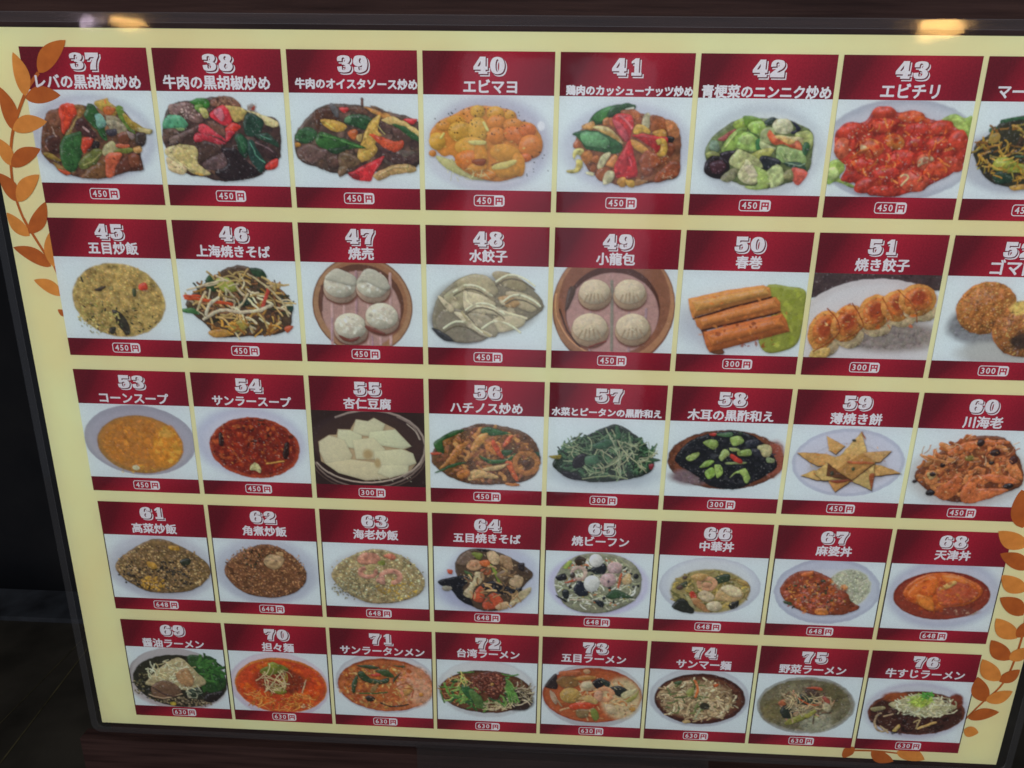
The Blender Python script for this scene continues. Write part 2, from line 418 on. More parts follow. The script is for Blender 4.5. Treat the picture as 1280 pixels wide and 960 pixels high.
    def line(s, c, wd, pts, shadow=True, alpha=1):
        P = np.array(pts)
        if len(P) > 2 and len(P) < 9:
            Q = [];
            for i in range(len(P) - 1):
                p0, p1, p2, p3 = P[max(i - 1, 0)], P[i], P[i + 1], P[min(i + 2, len(P) - 1)]
                for t in (0, .33, .66): Q.append(.5 * (2 * p1 + (p2 - p0) * t + (2 * p0 - 5 * p1 + 4 * p2 - p3) * t * t + (3 * p1 - p0 - 3 * p2 + p3) * t ** 3))
            P = np.array(Q + [P[-1]])
        w_ = s.win(P[:, 0].min(), P[:, 1].min(), P[:, 0].max(), P[:, 1].max(), wd / 2 + 3)
        if w_ is None: return
        sy, sx, X, Y = w_; D2 = np.full(X.shape, 1e9)
        for (x0, y0), (x1, y1) in zip(P[:-1], P[1:]):
            dx, dy = x1 - x0, y1 - y0; L2 = dx * dx + dy * dy + 1e-9
            t = np.clip(((X - x0) * dx + (Y - y0) * dy) / L2, 0, 1)
            D2 = np.minimum(D2, (X - x0 - t * dx) ** 2 + (Y - y0 - t * dy) ** 2)
        d = wd / 2 - np.sqrt(D2); cov = np.clip(d + .5, 0, 1) * alpha
        if shadow:
            t = s.a[sy, sx]; sh = np.roll(np.clip((d + 2) / 3.5, 0, 1), (1, 1), (0, 1)); sh[:1] = 0; t *= 1 - (.3 if shadow is True else .12) * sh[..., None] * alpha
        gy, gx = np.gradient(d); b = np.clip(1 - d / (wd / 2 + .3), 0, 1)
        s.put((sy, sx), cov, c * np.clip(1.05 + .38 * b * (gx * .4 + gy * .9) + .2 * s.n[sy, sx], .3, 1.6)[..., None])
    def scatter(s, kind, n, cols, cx, cy, rx, ry, sz, ln):
        r = s.r; th = r.random(n) * 6.283; q = np.sqrt(r.random(n)) * (1 + .03 * r.standard_normal(n))
        X = cx + rx * q * np.cos(th); Y = cy + ry * q * np.sin(th)
        order = np.argsort(Y + r.standard_normal(n) * ry * .3)
        C_ = [ink(c) for c in cols]
        for i in order:
            c = C_[r.integers(len(C_))] * min(1.5, max(.6, 1.03 + .16 * r.standard_normal())); x, y = X[i], Y[i]
            if kind == 'grain':
                s.ell(c, x, y, max(1.0, ln * .5 * r.uniform(.7, 1.3)), max(.9, sz * .45 * r.uniform(.7, 1.2)), r.uniform(0, 180), .3, .35)
            elif kind == 'dot':
                s.ell(c, x, y, sz * .5 * r.uniform(.6, 1.4), sz * .45 * r.uniform(.6, 1.4), 0, False, .1)
            elif kind == 'blob':
                R_ = sz * r.uniform(.5, 1.2); w_ = s.win(x - R_, y - R_, x + R_, y + R_, 2)
                if w_ is None: continue
                sy, sx, XX, YY = w_; a_ = r.uniform(0, 3.14); e = r.uniform(.4, .9)
                u = (XX - x) * math.cos(a_) + (YY - y) * math.sin(a_); v_ = (-(XX - x) * math.sin(a_) + (YY - y) * math.cos(a_)) / e
                d = 1 - np.sqrt(u * u + v_ * v_) / R_ + .5 * s.n[sy, sx]
                s.put((sy, sx), np.clip(d * 2.2, 0, 1) * .75, c)
            elif kind == 'shine':
                R_ = max(1.2, sz * r.uniform(.5, 1.1)); w_ = s.win(x - R_, y - R_, x + R_, y + R_, 1)
                if w_ is None: continue
                sy, sx, XX, YY = w_; a_ = r.uniform(-.6, 1.2); u = (XX - x) * math.cos(a_) + (YY - y) * math.sin(a_); v_ = (-(XX - x) * math.sin(a_) + (YY - y) * math.cos(a_)) / .45
                d = 1 - np.sqrt(u * u + v_ * v_) / R_
                s.put((sy, sx), np.clip(d * 1.6, 0, 1) * r.uniform(.35, .85), c)
            else:                                       # noodle: a bent strand
                L_ = ln * r.uniform(.5, 1.1); a_ = r.uniform(-.9, .9) + (1.57 if r.random() < .25 else 0); k = r.uniform(-1.6, 1.6)
                P = [(x, y)]
                for j in range(4):
                    a_ += k / 4; P.append((P[-1][0] + L_ / 4 * math.cos(a_), P[-1][1] + L_ / 4 * math.sin(a_)))
                P = [(px_ - (P[-1][0] - x) / 2, py_ - (P[-1][1] - y) / 2) for px_, py_ in P]
                mx_, my_ = P[2]
                s.line(c, max(1.2, sz * r.uniform(.7, 1.2)), P, .5)
TEX = {46: .55, 74: .55, 57: .55, 65: .5001, 71: .6, 73: .45, 70: .55, 69: .55, 66: .5001, 64: .55, 76: .6, 45: .5, 61: .5, 62: .5, 63: .5, 50: .25, 51: .6, 47: .22, 49: .22, 55: .1, 53: .35, 59: .45, 68: .4, 43: .5, 42: .5, 41: .5, 48: .3, 40: .28, 52: .8}
HUE = {42: (1.02, .90, 1.1), 43: (.92, 1.12, 1.2), 41: (.95, 1.08, 1.05), 40: (1.0, 1.12, 1.0), 54: (1.1, 1.3, 1.1), 70: (1.0, 1.15, 1.0), 68: (1.12, 1.5, 1.1), 38: (1.08, 1.06, 1.05), 37: (1.06, 1.04, 1.0), 39: (1.08, 1.05, 1.0), 57: (1.0, .95, .95), 48: (1.12, 1.10, 1.12)}
def finish(cv, k, seed):
    """organic edges and surface grain for the food, leaving plate and ground smooth"""
    A = cv.a; h, w_ = A.shape[:2]; r = cv.r
    def nz(c): return vnoise(h, w_, c, r) * 2 - 1
    amp = 3.0 * k
    dx = nz(15) * amp + nz(5) * amp * .28; dy = nz(15) * amp * .8 + nz(5) * amp * .28
    sat = (A.max(2) - A.min(2)) / (A.max(2) + .02); lum = A.mean(2)
    msk = np.clip((sat - .16) * 6, 0, 1) + np.clip((.42 - lum) * 5, 0, 1); msk = np.clip(msk, 0, 1)
    X = np.clip(np.arange(w_)[None] + dx, 0, w_ - 1.01); Y = np.clip(np.arange(h)[:, None] + dy, 0, h - 1.01)
    xi = X.astype(int); yi = Y.astype(int); fx = (X - xi)[..., None]; fy = (Y - yi)[..., None]
    def smp(B): return (B[yi, xi] * (1 - fx) + B[yi, xi + 1] * fx) * (1 - fy) + (B[yi + 1, xi] * (1 - fx) + B[yi + 1, xi + 1] * fx) * fy
    B = smp(A); m = smp(msk[..., None])[..., 0]
    f1 = nz(2) * .2 + nz(5) * .4 + nz(11) * .7
    tex = .97 + m * k * (.26 * f1 + .34 * facets(h, w_, 17, r) + .18 * facets(h, w_, 8, r)); B = B * np.clip(tex, .35, 1.8)[..., None]
    B = B * (1 + m[..., None] * k * .10 * np.stack([nz(6), nz(6), nz(6)], -1))
    # oil and sauce glints
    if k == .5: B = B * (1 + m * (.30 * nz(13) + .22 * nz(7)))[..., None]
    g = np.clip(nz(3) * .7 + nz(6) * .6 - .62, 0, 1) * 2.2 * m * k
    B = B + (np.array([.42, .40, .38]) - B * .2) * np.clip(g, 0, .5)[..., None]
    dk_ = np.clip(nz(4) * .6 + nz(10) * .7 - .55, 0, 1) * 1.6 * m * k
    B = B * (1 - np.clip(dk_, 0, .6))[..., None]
    T_ = np.array(HUE.get(seed, (1, 1, 1)), float)
    B = B * (1 - .15 * m)[..., None] * (1 + m[..., None] * (T_ - 1))
    P_ = np.pad(B, ((1, 1), (1, 1), (0, 0)), 'edge')
    B = (P_[:-2] + 2 * P_[1:-1] + P_[2:]) / 4
    B = (B[:, :-2] + 2 * B[:, 1:-1] + B[:, 2:]) / 4
    return B
def paint(spec, ch, seed):
    k = CW / 1000.0; cv = Canvas(ch, seed)
    for l in spec:
        q = l.split('|'); t = q[0]
        if t == 'P':
            n = [float(v_) * k for v_ in q[2].split()]; cv.poly(ink(q[1]), list(zip(n[::2], n[1::2])), q[3])
        elif t == 'E': cv.ell(ink(q[1]), *[float(v_) * k for v_ in q[2:6]], -float(q[6]))
        elif t == 'F': cv.flat(ink(q[1]), *[float(v_) * k for v_ in q[2:7]])
        elif t == 'L':
            n = [float(v_) * k for v_ in q[3].split()]; cv.line(ink(q[1]), max(1.2, float(q[2]) * k), list(zip(n[::2], n[1::2])))
        elif t == 'S': cv.scatter(q[1], int(q[2]), q[3].split(), *[float(v_) * k for v_ in q[4:10]])
    a_ = cv.a; hh = a_.shape[0] // 2 * 2
    a_ = finish(cv, TEX.get(seed, .72), seed)
    a_ = a_[:hh].reshape(hh // 2, 2, CW // 2, 2, 3).mean((1, 3))
    a_ = a_ * (1 + .035 * cv.r.standard_normal(a_.shape[:2]))[..., None]
    return np.clip(a_, .004, .92)
DISH = {}
cur = None
for l in '''37
F|8f98ae|476|360|513|324|82
F|a9b3c6|496|351|430|281|55
P|553a2e|67 340 130 196 241 136 408 109 531 132 712 130 793 187 886 295 902 379 847 448 855 586 732 605 539 661 353 664 203 614 94 546 45 460|
S|blob|90|6a4836 4a3028 7a5a44 5e4a30 8a6a4c|473|377|385|239|53|0
P|5a3a28|104 238 221 144 248 304 218 423 104 494 62 391|
P|6e4a3a|133 179 239 144 259 236 170 279|
P|452a25|92 357 205 338 203 458 99 468|
L|8f7872|12|161 279 167 322 185 347
L|7a5a50|11|79 425 101 459
P|7d6a28|61 473 133 485 186 527 170 540 82 511|
P|7a6030|122 545 200 579 258 622 217 640 158 606|
P|c04a22|160 593 249 617 236 638 192 627|
P|8a7a48|250 346 394 192 432 183 347 260 285 354 248 406|
P|bb3a1c|245 136 302 98 372 109 389 167 334 227 263 320 240 321 241 236|
P|7b5a2c|372 109 443 117 444 167 393 201 383 151|
P|42282a|360 235 419 209 457 250 501 317 514 351 442 348 382 319 351 285|
L|9a8488|14|417 276 457 309
P|2d5a30|239 355 337 319 391 319 384 421 348 525 287 612 216 596 190 527 193 458|
S|shine|8|5a8a60|287|448|74|95|8|0
P|bd3a20|394 361 451 347 483 377 457 420 384 472 379 421|
P|1f1a1a|473 377 527 385 510 436 464 437|
P|5f6a34|336 542 401 481 500 436 544 453 505 522 443 566 383 594 330 577|
L|8d9060|9|369 568 468 523 523 470
P|27502a|456 150 482 100 533 116 572 215 595 299 592 375 551 350 492 258 438 200|
P|6ea3a0|523 182 577 182 606 231 591 265 542 291 524 233|
L|33603a|14|511 258 553 333 585 367
P|a08a3c|528 91 614 65 642 57 655 89 712 130 685 189 624 173 566 140|
P|a85a28|604 123 694 130 669 172 613 181|
L|c06a3a|10|621 73 626 98
P|8a8474|612 190 702 197 748 246 767 305 684 315 625 282|
P|a9a595|607 223 680 222 737 263 672 273 619 265|
P|32303e|606 290 680 281 684 315 634 341 600 324|
P|5a7a30|704 122 750 117 761 163 787 229 829 313 802 313 747 255 718 205|
P|94802e|751 171 825 220 899 269 968 294 946 324 893 312 815 287 768 238|
P|a39a6c|854 270 960 290 946 319 874 320|
P|6a3e2c|683 323 758 305 779 347 755 390 700 391 677 357|
P|3a302e|828 321 894 303 916 345 879 414 826 397|
P|8a7f84|768 297 818 330 804 364 770 347|
P|989a78|558 418 629 375 662 400 663 451 584 487 541 470|
P|b05838|661 404 753 398 759 424 667 425|
P|6a7a34|646 443 759 424 793 441 753 463 661 468|
P|b08a50|795 423 861 414 865 448 808 466|
P|6b4c2e|348 638 463 558 563 504 580 573 560 643 482 666 353 664|
P|b0583c|566 487 644 460 696 476 669 537 607 642 550 652 553 573|
P|5a3226|648 555 751 475 825 474 855 586 744 588 627 633|
P|6e3e28|750 484 833 483 840 560 756 570|
S|shine|25|9a8a80 7e7a6a|494|360|366|239|7|0
38
P|3e2e2c|13 297 89 111 257 70 474 44 638 113 804 166 937 212 932 479 763 614 628 658 450 670 304 639 149 608 35 460|
S|blob|110|5e4a48 4a3634 76625e 2e2426 6a5040|484|355|417|269|50|0
P|7d6668|90 103 178 87 272 93 275 133 186 158 114 183 84 151|
P|6a5452|204 158 293 133 357 172 333 228 264 229 217 190|
S|grain|60|8a7478 5e4644 a09090|223|142|129|56|12|17
P|2f6a28|256 78 328 49 395 60 407 108 344 132 296 101|
P|5f8a3c|296 101 357 100 342 156 300 141|
P|a5a766|327 132 371 124 399 179 363 196|
P|6b4c40|409 92 466 44 544 31 610 50 656 104 636 128 553 106 466 115|
S|grain|30|8a6a5a 55382f|539|74|103|36|12|21
P|4d9276|20 240 62 188 132 175 182 190 219 246 180 278 120 271 24 281|
P|6a8a5a|120 271 189 278 161 295|
P|57433f|21 297 102 280 75 353 11 378|
P|6e5c5c|58 353 187 295 296 253 302 277 210 319 87 394|
P|46302e|280 245 365 252 305 325 255 310|
P|a9995a|502 106 604 105 695 136 683 176 627 224 578 201 549 145|
P|b5ae84|695 136 805 158 928 212 925 252 840 237 769 174|
P|a33a2c|735 123 763 99 764 131|
P|b5283a|411 155 502 102 543 122 577 209 521 250 455 218 416 187|
P|cf6a80|437 147 500 122 518 194 490 218|
P|b52d20|518 274 575 225 625 240 631 264 567 305 533 298|
P|a82a3a|525 290 585 297 545 346 508 371|
P|a32a3c|261 326 299 301 375 316 441 348 516 379 472 388 352 365 264 375|
P|b5384a|305 253 350 236 414 275 486 331 509 363 409 324 316 301|
P|63483e|386 219 453 235 524 306 479 323 414 275|
P|1d3a30|660 232 702 159 770 166 825 222 783 303 703 328 664 288|
S|shine|18|47776a 2f5a4a|738|231|60|56|8|0
P|223f32|748 311 835 298 924 365 929 406 854 374 763 335|
L|4f8070|8|790 319 874 350
P|1d4230|592 313 644 312 698 385 671 483 620 468 593 386|
P|2a5e40|608 329 659 337 668 418 639 451|
P|1f3f3a|683 352 734 368 777 465 815 531 765 598 710 532 683 450|
L|4a8472|8|699 368 742 466 807 522
P|352628|744 352 828 383 909 447 896 488 810 481 747 417|
L|6f5a60|8|742 368 817 399 875 439
P|a8a070|71 451 140 393 260 407 281 456 271 539 369 612 278 631 177 590 106 525|
P|b6b08a|22 427 104 401 70 459 124 525 221 590 153 574 55 509 9 460|
P|b4a888|22 493 96 533 170 574 138 624 52 601 22 560|
P|a98a3c|237 606 307 613 296 634 244 619|
P|42322e|281 456 308 374 379 365 452 405 463 470 391 488 281 531|
P|564448|317 522 428 471 500 453 500 535 450 594 329 571|
S|shine|20|84727c 6e5e62|424|504|79|50|10|0
P|241a1e|468 421 573 419 668 516 747 598 628 650 495 661 396 604 508 535|
S|shine|30|5a4e5a 4a3e46|582|501|157|124|8|0
P|bb3026|813 547 878 497 913 496 900 554 836 580|
39
P|483a36|30 312 179 142 327 78 579 90 746 127 1021 219 1015 501 816 561 556 582 364 601 168 547 43 483|
S|blob|110|5e4c46 4a3a38 76645c 34282a 6a5442|524|346|445|226|50|0
P|4a3026|178 150 239 122 325 109 372 180 354 196 261 189 222 261 197 254|
P|50525c|314 82 352 77 383 132 372 180 339 148|
P|a82a2c|393 108 460 103 468 123 424 143|
P|5a4038|460 107 562 98 611 137 593 161 509 138|
L|5a4240|21|573 43 571 82
P|a87a40|579 94 662 113 746 135 786 174 727 175 645 137|
P|5e4a40|630 90 680 97 746 135 712 136|
P|b4923e|234 197 337 196 436 234 417 271 340 280 274 245|
L|d0b060|7|268 209 349 268
P|234a2e|431 179 492 154 576 161 642 192 606 248 562 265 487 242 429 219|
P|4c7a5c|431 179 474 170 463 218 429 215|
P|2a5234|29 328 67 271 145 254 203 286 191 334 120 376 52 360|
S|shine|12|4a7a56 1a2a20|116|311|69|40|7|0
P|a8762a|26 369 68 376 58 401 27 401|
P|b3a268|710 191 787 166 878 197 978 251 1019 298 993 323 894 252 776 222|
P|ac2a34|879 189 980 176 988 195 954 220|
P|25502f|793 222 869 229 952 275 1018 339 1010 355 926 316 851 261|
P|56403e|792 254 843 253 875 316 832 333|
P|a8a868|994 299 1019 298 1018 347|
P|b59a4a|642 192 703 152 692 215 681 271 705 303 652 360 667 408 639 457 586 491 534 508 511 451 550 353 588 256|
S|grain|25|c4ae66 a08a40|601|361|51|113|8|17
L|a0a070|7|683 231 731 294
P|a85828|442 290 503 266 518 297 482 338|
P|9a8858|518 297 552 305 541 353 508 330|
P|57504e|709 432 787 406 889 413 974 428 1015 476 946 510 816 536 715 497|
P|443234|694 383 820 430 904 462 974 428 1006 501 868 527 733 480|
S|shine|40|7a6668 6a5858|862|454|145|57|8|0
P|2c5a2c|191 342 229 285 296 300 397 331 498 362 582 401 496 403 392 420 305 430 205 382|
L|4a8048|12|227 309 346 332 446 371 548 394
P|1f3c26|289 414 445 387 391 437 322 446|
P|5e4a4a|39 417 137 375 221 407 280 422 243 472 170 522 68 491|
P|55403c|267 488 338 462 362 503 333 552 282 537|
S|shine|30|7a686a|174|464|138|57|8|0
P|5d4c3a|364 453 426 436 510 468 534 508 472 542 367 552|
P|6e5c48|359 544 428 543 399 609 355 618|
P|b5492a|612 296 696 311 806 346 874 341 873 381 820 426 736 399 661 344|
S|dot|40|cf7048|771|366|85|32|4|0
P|b02430|434 592 523 549 629 498 716 456 706 489 642 580 605 647 536 648 467 625|
P|7e1a24|434 592 521 599 510 632 459 617|
L|d05058|7|707 473 634 572
P|a08a5e|633 597 730 546 834 516 929 518 971 542 953 575 814 594 692 638 649 630|
L|bca884|12|685 596 782 545 902 535
40
F|8c93ac|514|360|477|349|102
F|a0a8bc|446|517|404|165|60
P|a39e78|94 448 309 510 567 606 394 625 179 546|
P|b87430|45 318 107 205 226 148 378 82 563 88 697 118 732 181 850 211 922 371 780 487 773 569 653 621 515 631 308 560 223 446 137 447|
E|c08a2c|420|121|55|47|0
E|bd8426|555|135|67|55|0
E|bd842a|664|142|38|36|0
E|b8802e|251|187|68|36|0
E|b87a30|158|228|59|36|0
E|c08830|105|342|64|65|20
E|bd8a34|285|267|93|72|0
E|b8722c|564|199|76|56|0
E|c28c34|420|257|76|96|0
E|bb702a|565|295|76|64|0
E|b8742c|690|213|76|48|0
E|b5662a|717|293|101|64|-20
E|b4602a|801|252|67|48|0
E|b86c2a|828|372|93|89|0
E|b05a26|788|454|51|33|0
E|c08838|369|379|128|73|0
E|b86824|352|477|112|74|0
E|bd7a26|446|443|51|106|10
E|b8702c|69|432|30|25|0
E|bf8030|634|424|119|69|-10
E|bf7a28|737|504|51|90|10
E|bd7e2e|626|547|120|58|0
E|c27026|515|590|52|33|20
E|b87c2c|412|534|77|37|10
P|7a3a14|377 476 480 467 463 516 395 509|
P|6e3412|523 507 600 489 669 497 618 522 558 523|
P|c8aa70|549 507 651 480 720 471 703 504 618 539 532 540|
P|ceb078|344 338 412 329 480 336 471 361 378 362|
L|d2b480|18|463 200 497 256
L|cdae70|17|131 317 157 284
S|shine|40|d8b87a cda060 d9a85a|480|328|365|210|13|0
S|dot|70|120c0a 201410|446|192|355|120|10|0
S|dot|12|120c0a|865|502|128|107|10|0
F|c6d0dc|905|218|29|33|8
S|noodle|20|b0ac88 a8a88a|351|584|242|42|3|59
41
F|98a2b8|533|373|503|322|84
P|7a4830|135 330 230 193 475 111 684 132 915 239 942 464 926 578 801 613 507 651 290 572 201 475|
P|22481c|230 185 285 114 374 73 505 48 580 63 558 102 444 135 347 192 256 209|
P|356a30|262 153 342 89 407 81 394 136 313 184|
P|1f4420|391 81 488 52 571 59 548 87 467 103 378 152|
L|b0b8b0|14|507 91 564 79
P|8a4a24|467 111 557 87 616 117 628 172 589 212 530 197|
S|shine|12|c08850 b07040|560|142|50|39|10|0
P|b07a44|181 210 230 193 263 177 281 208 257 241 190 233|
P|a8622e|346 168 378 152 397 199 348 207|
P|a85a30|379 160 420 159 449 222 406 215|
P|b39c70|265 217 348 211 417 246 479 309 497 341 438 334 368 271 299 240|
P|b08848|316 248 400 254 470 309 437 310|
P|b52a30|411 151 460 123 543 134 571 189 560 268 530 325 486 293 432 222|
P|c84a58|412 167 480 198 535 277 521 317 459 254|
L|d0606a|15|469 143 530 189 557 228
P|a8a088|629 180 658 117 691 124 696 195 682 235 648 219|
P|8a4a26|692 132 775 139 827 177 840 233 782 241 716 242|
P|a5643c|810 162 869 177 914 224 918 279 870 304 833 249|
S|shine|20|c08860|847|217|66|63|10|0
P|bd9238|574 236 597 200 647 204 699 242 693 266 642 251 610 268 584 260|
P|b08038|717 258 782 229 825 249 819 289 760 281|
P|1a1210|827 280 886 288 872 328 830 320|
P|a01a1c|568 276 651 267 752 281 820 304 790 337 761 402 725 370 638 315|
P|c02228|753 289 828 288 831 336 781 337|
P|b08038|554 312 604 316 692 379 661 411 591 372|
P|8a4424|631 469 676 387 744 402 846 417 833 465 752 516 669 533|
P|7a3c22|790 345 872 328 900 359 864 433 812 409|
S|shine|40|c48a60 b07048 d0a080|747|442|109|57|10|0
P|bd8e3a|746 314 786 293 821 312 838 368 821 425 771 422 761 402 784 377 781 337|
P|c89a4c|750 313 778 297 789 329 765 345|
P|7a3e24|651 509 736 524 730 565 672 574|
P|8a4428|757 581 803 515 882 457 943 480 933 562 843 604 768 622|
S|shine|40|c89078 d8b0a0 a85a38|847|547|76|49|10|0
P|23502a|108 270 182 246 275 248 359 271 454 318 498 357 476 406 409 415 324 400 230 385 178 330 142 290|
P|5a8a62|183 265 267 256 352 287 396 327 373 375 305 368 212 353 177 306|
S|shine|10|7aa080|278|312|75|40|11|0
P|8a4a2c|119 347 152 314 178 338 179 370 129 379|
P|b8a868|114 428 129 387 179 374 206 394 182 435 148 427 132 460|
P|b8a258|76 543 143 525 149 460 192 467 194 524 153 558 93 559|
P|a5642e|182 427 222 394 265 409 268 474 227 499 192 467|
P|9a5828|267 442 308 425 319 473 277 482|
P|b0a88a|312 506 326 449 366 408 408 407 386 456 347 530 322 531|
P|b0703e|387 472 435 423 461 439 448 512 380 505|
P|94502a|254 523 286 490 305 539 281 556|
P|8f4c28|306 547 372 513 441 545 417 570 360 621 308 597|
P|a8a28a|229 548 289 556 282 581 239 569|
P|b4ac90|361 637 374 563 415 537 451 561 428 620 387 645|
P|aa2026|447 488 493 406 538 316 563 324 595 437 616 501 613 583 520 593 456 586|
P|c02c34|464 504 494 438 525 389 541 511 502 569|
L|c84a58|13|553 437 574 502
P|b5802c|467 627 495 594 537 593 541 651 499 660|
P|bd8c30|538 609 589 609 616 633 601 662 558 659|
P|8a6038|614 600 708 607 676 632 617 650|
42
F|9aa6b6|505|385|476|346|85
F|aab4c0|522|385|399|280|51
P|5a7040|107 325 278 168 444 142 698 155 877 241 895 380 866 546 587 652 323 606 121 474|
P|8a4a40|181 300 244 250 317 212 288 257 233 307|
P|7f9f3c|280 184 335 147 394 143 385 215 318 224|
P|5f8a2a|351 135 409 126 488 153 414 175 385 215|
P|86ae4e|392 207 430 166 497 165 537 221 502 279 458 263|
P|79a044|215 382 242 307 310 225 367 208 386 224 331 347 276 389|
L|a0be70|10|238 356 312 249
P|84ae55|329 330 355 256 396 240 468 279 508 336 471 378 385 371 340 355|
P|9cc070|358 281 398 256 444 288 414 329 371 322|
L|3a6a34|7|494 287 457 255 404 240
P|2f6a3a|462 304 503 287 519 352 478 369|
P|2a4034|514 165 561 132 596 148 567 189 525 189|
P|aebf94|576 189 604 148 680 147 727 187 724 235 659 252 598 237|
S|shine|12|c4cfb0|652|196|67|40|13|0
P|1a2030|715 159 769 186 790 218 752 251 716 235 756 218|
P|8fa870|504 222 587 213 598 302 551 335 496 303|
P|96ae62|752 251 824 226 878 249 896 322 859 364 800 299|
P|aab078|593 261 712 268 814 274 811 315 718 317 630 293|
P|bd5a30|542 262 563 225 592 253 646 285 718 317 783 299 813 332 810 373 757 357 677 325 601 327|
P|cc6a42|745 333 783 299 814 340 809 365|
P|b0a058|602 269 696 276 759 308 719 325 657 301|
P|9ab07a|496 303 568 335 620 351 590 384 521 369|
P|9aa850|423 412 504 369 604 359 577 417 511 435 442 428|
P|82a864|632 450 629 351 679 342 818 373 849 413 855 463 736 465 668 466|
S|grain|20|a0c080|729|407|85|41|7|42
P|2e5f38|827 315 852 307 873 339 848 405 819 381|
P|2c4e38|693 457 820 455 870 513 793 506 721 482|
L|7a9a80|7|710 457 807 480 855 463
P|1c2428|509 418 594 417 676 457 605 508 528 510|
P|6a8a70|118 350 131 309 183 316 197 374 156 391|
P|8a9a50|98 408 155 382 210 415 135 441|
P|1c1418|208 398 333 372 306 438 275 464 229 439|
P|18100f|90 508 133 424 210 423 283 463 283 547 227 590 130 566|
P|3a2024|138 474 213 448 260 489 223 548 162 541|
S|shine|26|8a7480 5a4048|183|490|69|58|8|0
P|7f8a62|227 590 289 522 347 504 337 572 290 615|
P|9cae72|283 463 333 372 385 379 475 419 522 460 536 501 484 502 411 461 365 512|
P|b0be8c|353 554 395 470 409 437 484 502 526 568 498 620 410 613|
P|8cae58|465 486 574 534 614 584 587 652 468 662 413 638 515 619|
P|9eb878|573 526 652 474 703 540 703 608 622 651 597 584|
P|b8c89a|399 503 447 478 507 552 458 570|
P|c05a44|759 506 809 497 882 538 825 623 768 581|
P|7f8a58|702 532 759 506 777 581 717 582|
43
F|7f8a9e|503|362|605|371|20
F|97a1b3|522|362|556|333|58
P|8c9a48|774 141 861 94 943 121 999 111 1015 241 972 270 858 178|
P|a0ae58|851 140 926 130 988 204 944 223|
P|90a04c|-12 466 81 426 122 502 90 561 208 618 191 638 75 591 8 612|
P|a8b070|-7 504 50 484 89 552 24 582|
P|a02a16|15 245 91 164 217 158 287 55 374 54 457 90 569 70 696 133 856 168 1003 279 1010 364 965 489 789 599 596 680 460 703 307 676 205 599 103 581 129 483 48 407|
E|b8381a|351|91|87|46|0
E|c24a20|558|116|96|42|0
E|b43216|139|225|107|56|10
E|b83a1c|357|184|106|56|0
E|b8361a|765|198|106|56|15
E|b0301a|613|209|97|47|0
E|bb5030|79|349|59|76|0
E|c4501c|285|346|108|71|-5
E|c8641c|462|296|78|52|-20
E|a82a18|611|313|68|57|0
E|b03018|786|310|87|57|0
E|b43418|926|280|68|75|0
E|b23a20|919|451|88|48|-30
E|bb5030|711|435|68|57|0
E|b83018|532|419|117|67|0
E|b0301a|255|471|138|58|-10
E|b8401c|800|492|78|58|0
E|b02c18|433|536|108|68|0
E|c04428|648|581|118|78|-15
E|b03018|298|617|89|59|20
E|b43018|433|654|119|39|0
E|a82818|178|550|59|49|0
P|cf9a70|190 366 202 319 264 337 239 366|
L|d8a078|14|545 554 571 534 604 553 565 612
P|d09a78|659 475 669 417 743 396 768 425 695 455|
S|blob|70|80180e 981e10 c0521c b8481c|524|371|419|276|25|0
S|noodle|60|c05a28 8a1c10 cc6a38|524|371|410|267|12|67
S|shine|220|d88868 d07850 e8b8a0 c05a38|504|371|429|267|13|0
44
F|8a93a5|355|413|441|246|59
P|2a2a1c|14 331 123 215 196 143 415 84 697 179 782 538 533 616 277 605 111 519|
L|2c5038|26|181 143 334 113 559 82
P|2f5a3c|97 194 145 179 165 207 117 222|
S|noodle|110|9a7a2c 6a4a20 3a2a1c a88a48 7a5a2c 857a3c|358|355|322|202|13|102
P|88922e|180 459 205 401 293 399 376 442 468 455 477 498 330 501 208 488|
P|9aa440|196 430 282 414 306 457 220 473|
P|1f3a2c|188 533 239 495 336 530 330 575 244 591|
P|a08038|337 604 497 587 533 616 373 633|
P|2c4a38|334 384 598 380 603 402 337 399|
E|8a7434|153|257|44|36|0
S|noodle|30|b89a4c 94742c|317|443|265|160|9|88
45
F|a08e58|505|362|396|314|14
S|grain|850|ac9050 b89a58 9c8648 c0a868 8e7c42 b0965c a08a50|507|356|373|297|14|16
S|grain|40|35402c 2a2c24 4a5430 3a3428|476|498|332|158|16|28
P|33302a|432 447 499 463 556 549 561 636 523 655 466 568|
S|grain|160|9a9050 aaa468 8a8a4a|301|503|193|158|14|14
P|b8402c|698 226 752 208 767 259 725 277 693 260|
P|3a4830|631 270 667 261 658 321 632 322|
P|3a3028|312 269 412 241 370 285 318 286|
S|blob|14|2c2c24 3c4a30|461|604|229|53|12|0
L|303028|14|208 170 218 212
P|2a2a24|390 605 444 595 427 649 392 650|
E|b0a870|453|261|17|15|0
46
P|4a3a2c|39 380 213 205 431 66 601 54 758 176 918 290 939 461 859 601 545 645 284 652 191 549|
S|noodle|120|3a2c24 6a4a30 8a6a34 2c3424 7a5a40 a08448|521|351|394|257|15|103
P|2a4a2c|234 171 290 128 327 253 241 255|
P|8a9440|319 169 423 150 497 249 376 269|
P|26402c|617 62 716 77 744 143 644 128|
P|1f3828|504 351 595 298 624 348 500 394|
P|24403a|849 309 946 358 941 426 877 376|
S|noodle|70|a8a088 b8b49a 9a8a5c b09a68|504|351|428|257|15|154
L|a8482a|27|45 328 198 341 434 370
L|ae4a30|21|38 311 167 308
L|a0443a|31|698 381 752 243
P|3a6a3c|2 423 103 412 149 463 13 449|
L|b4b09c|26|179 506 326 424 496 437 669 416 776 362
L|b8b4a2|26|201 462 245 375 320 321
L|b0a88a|17|136 429 182 325 222 273
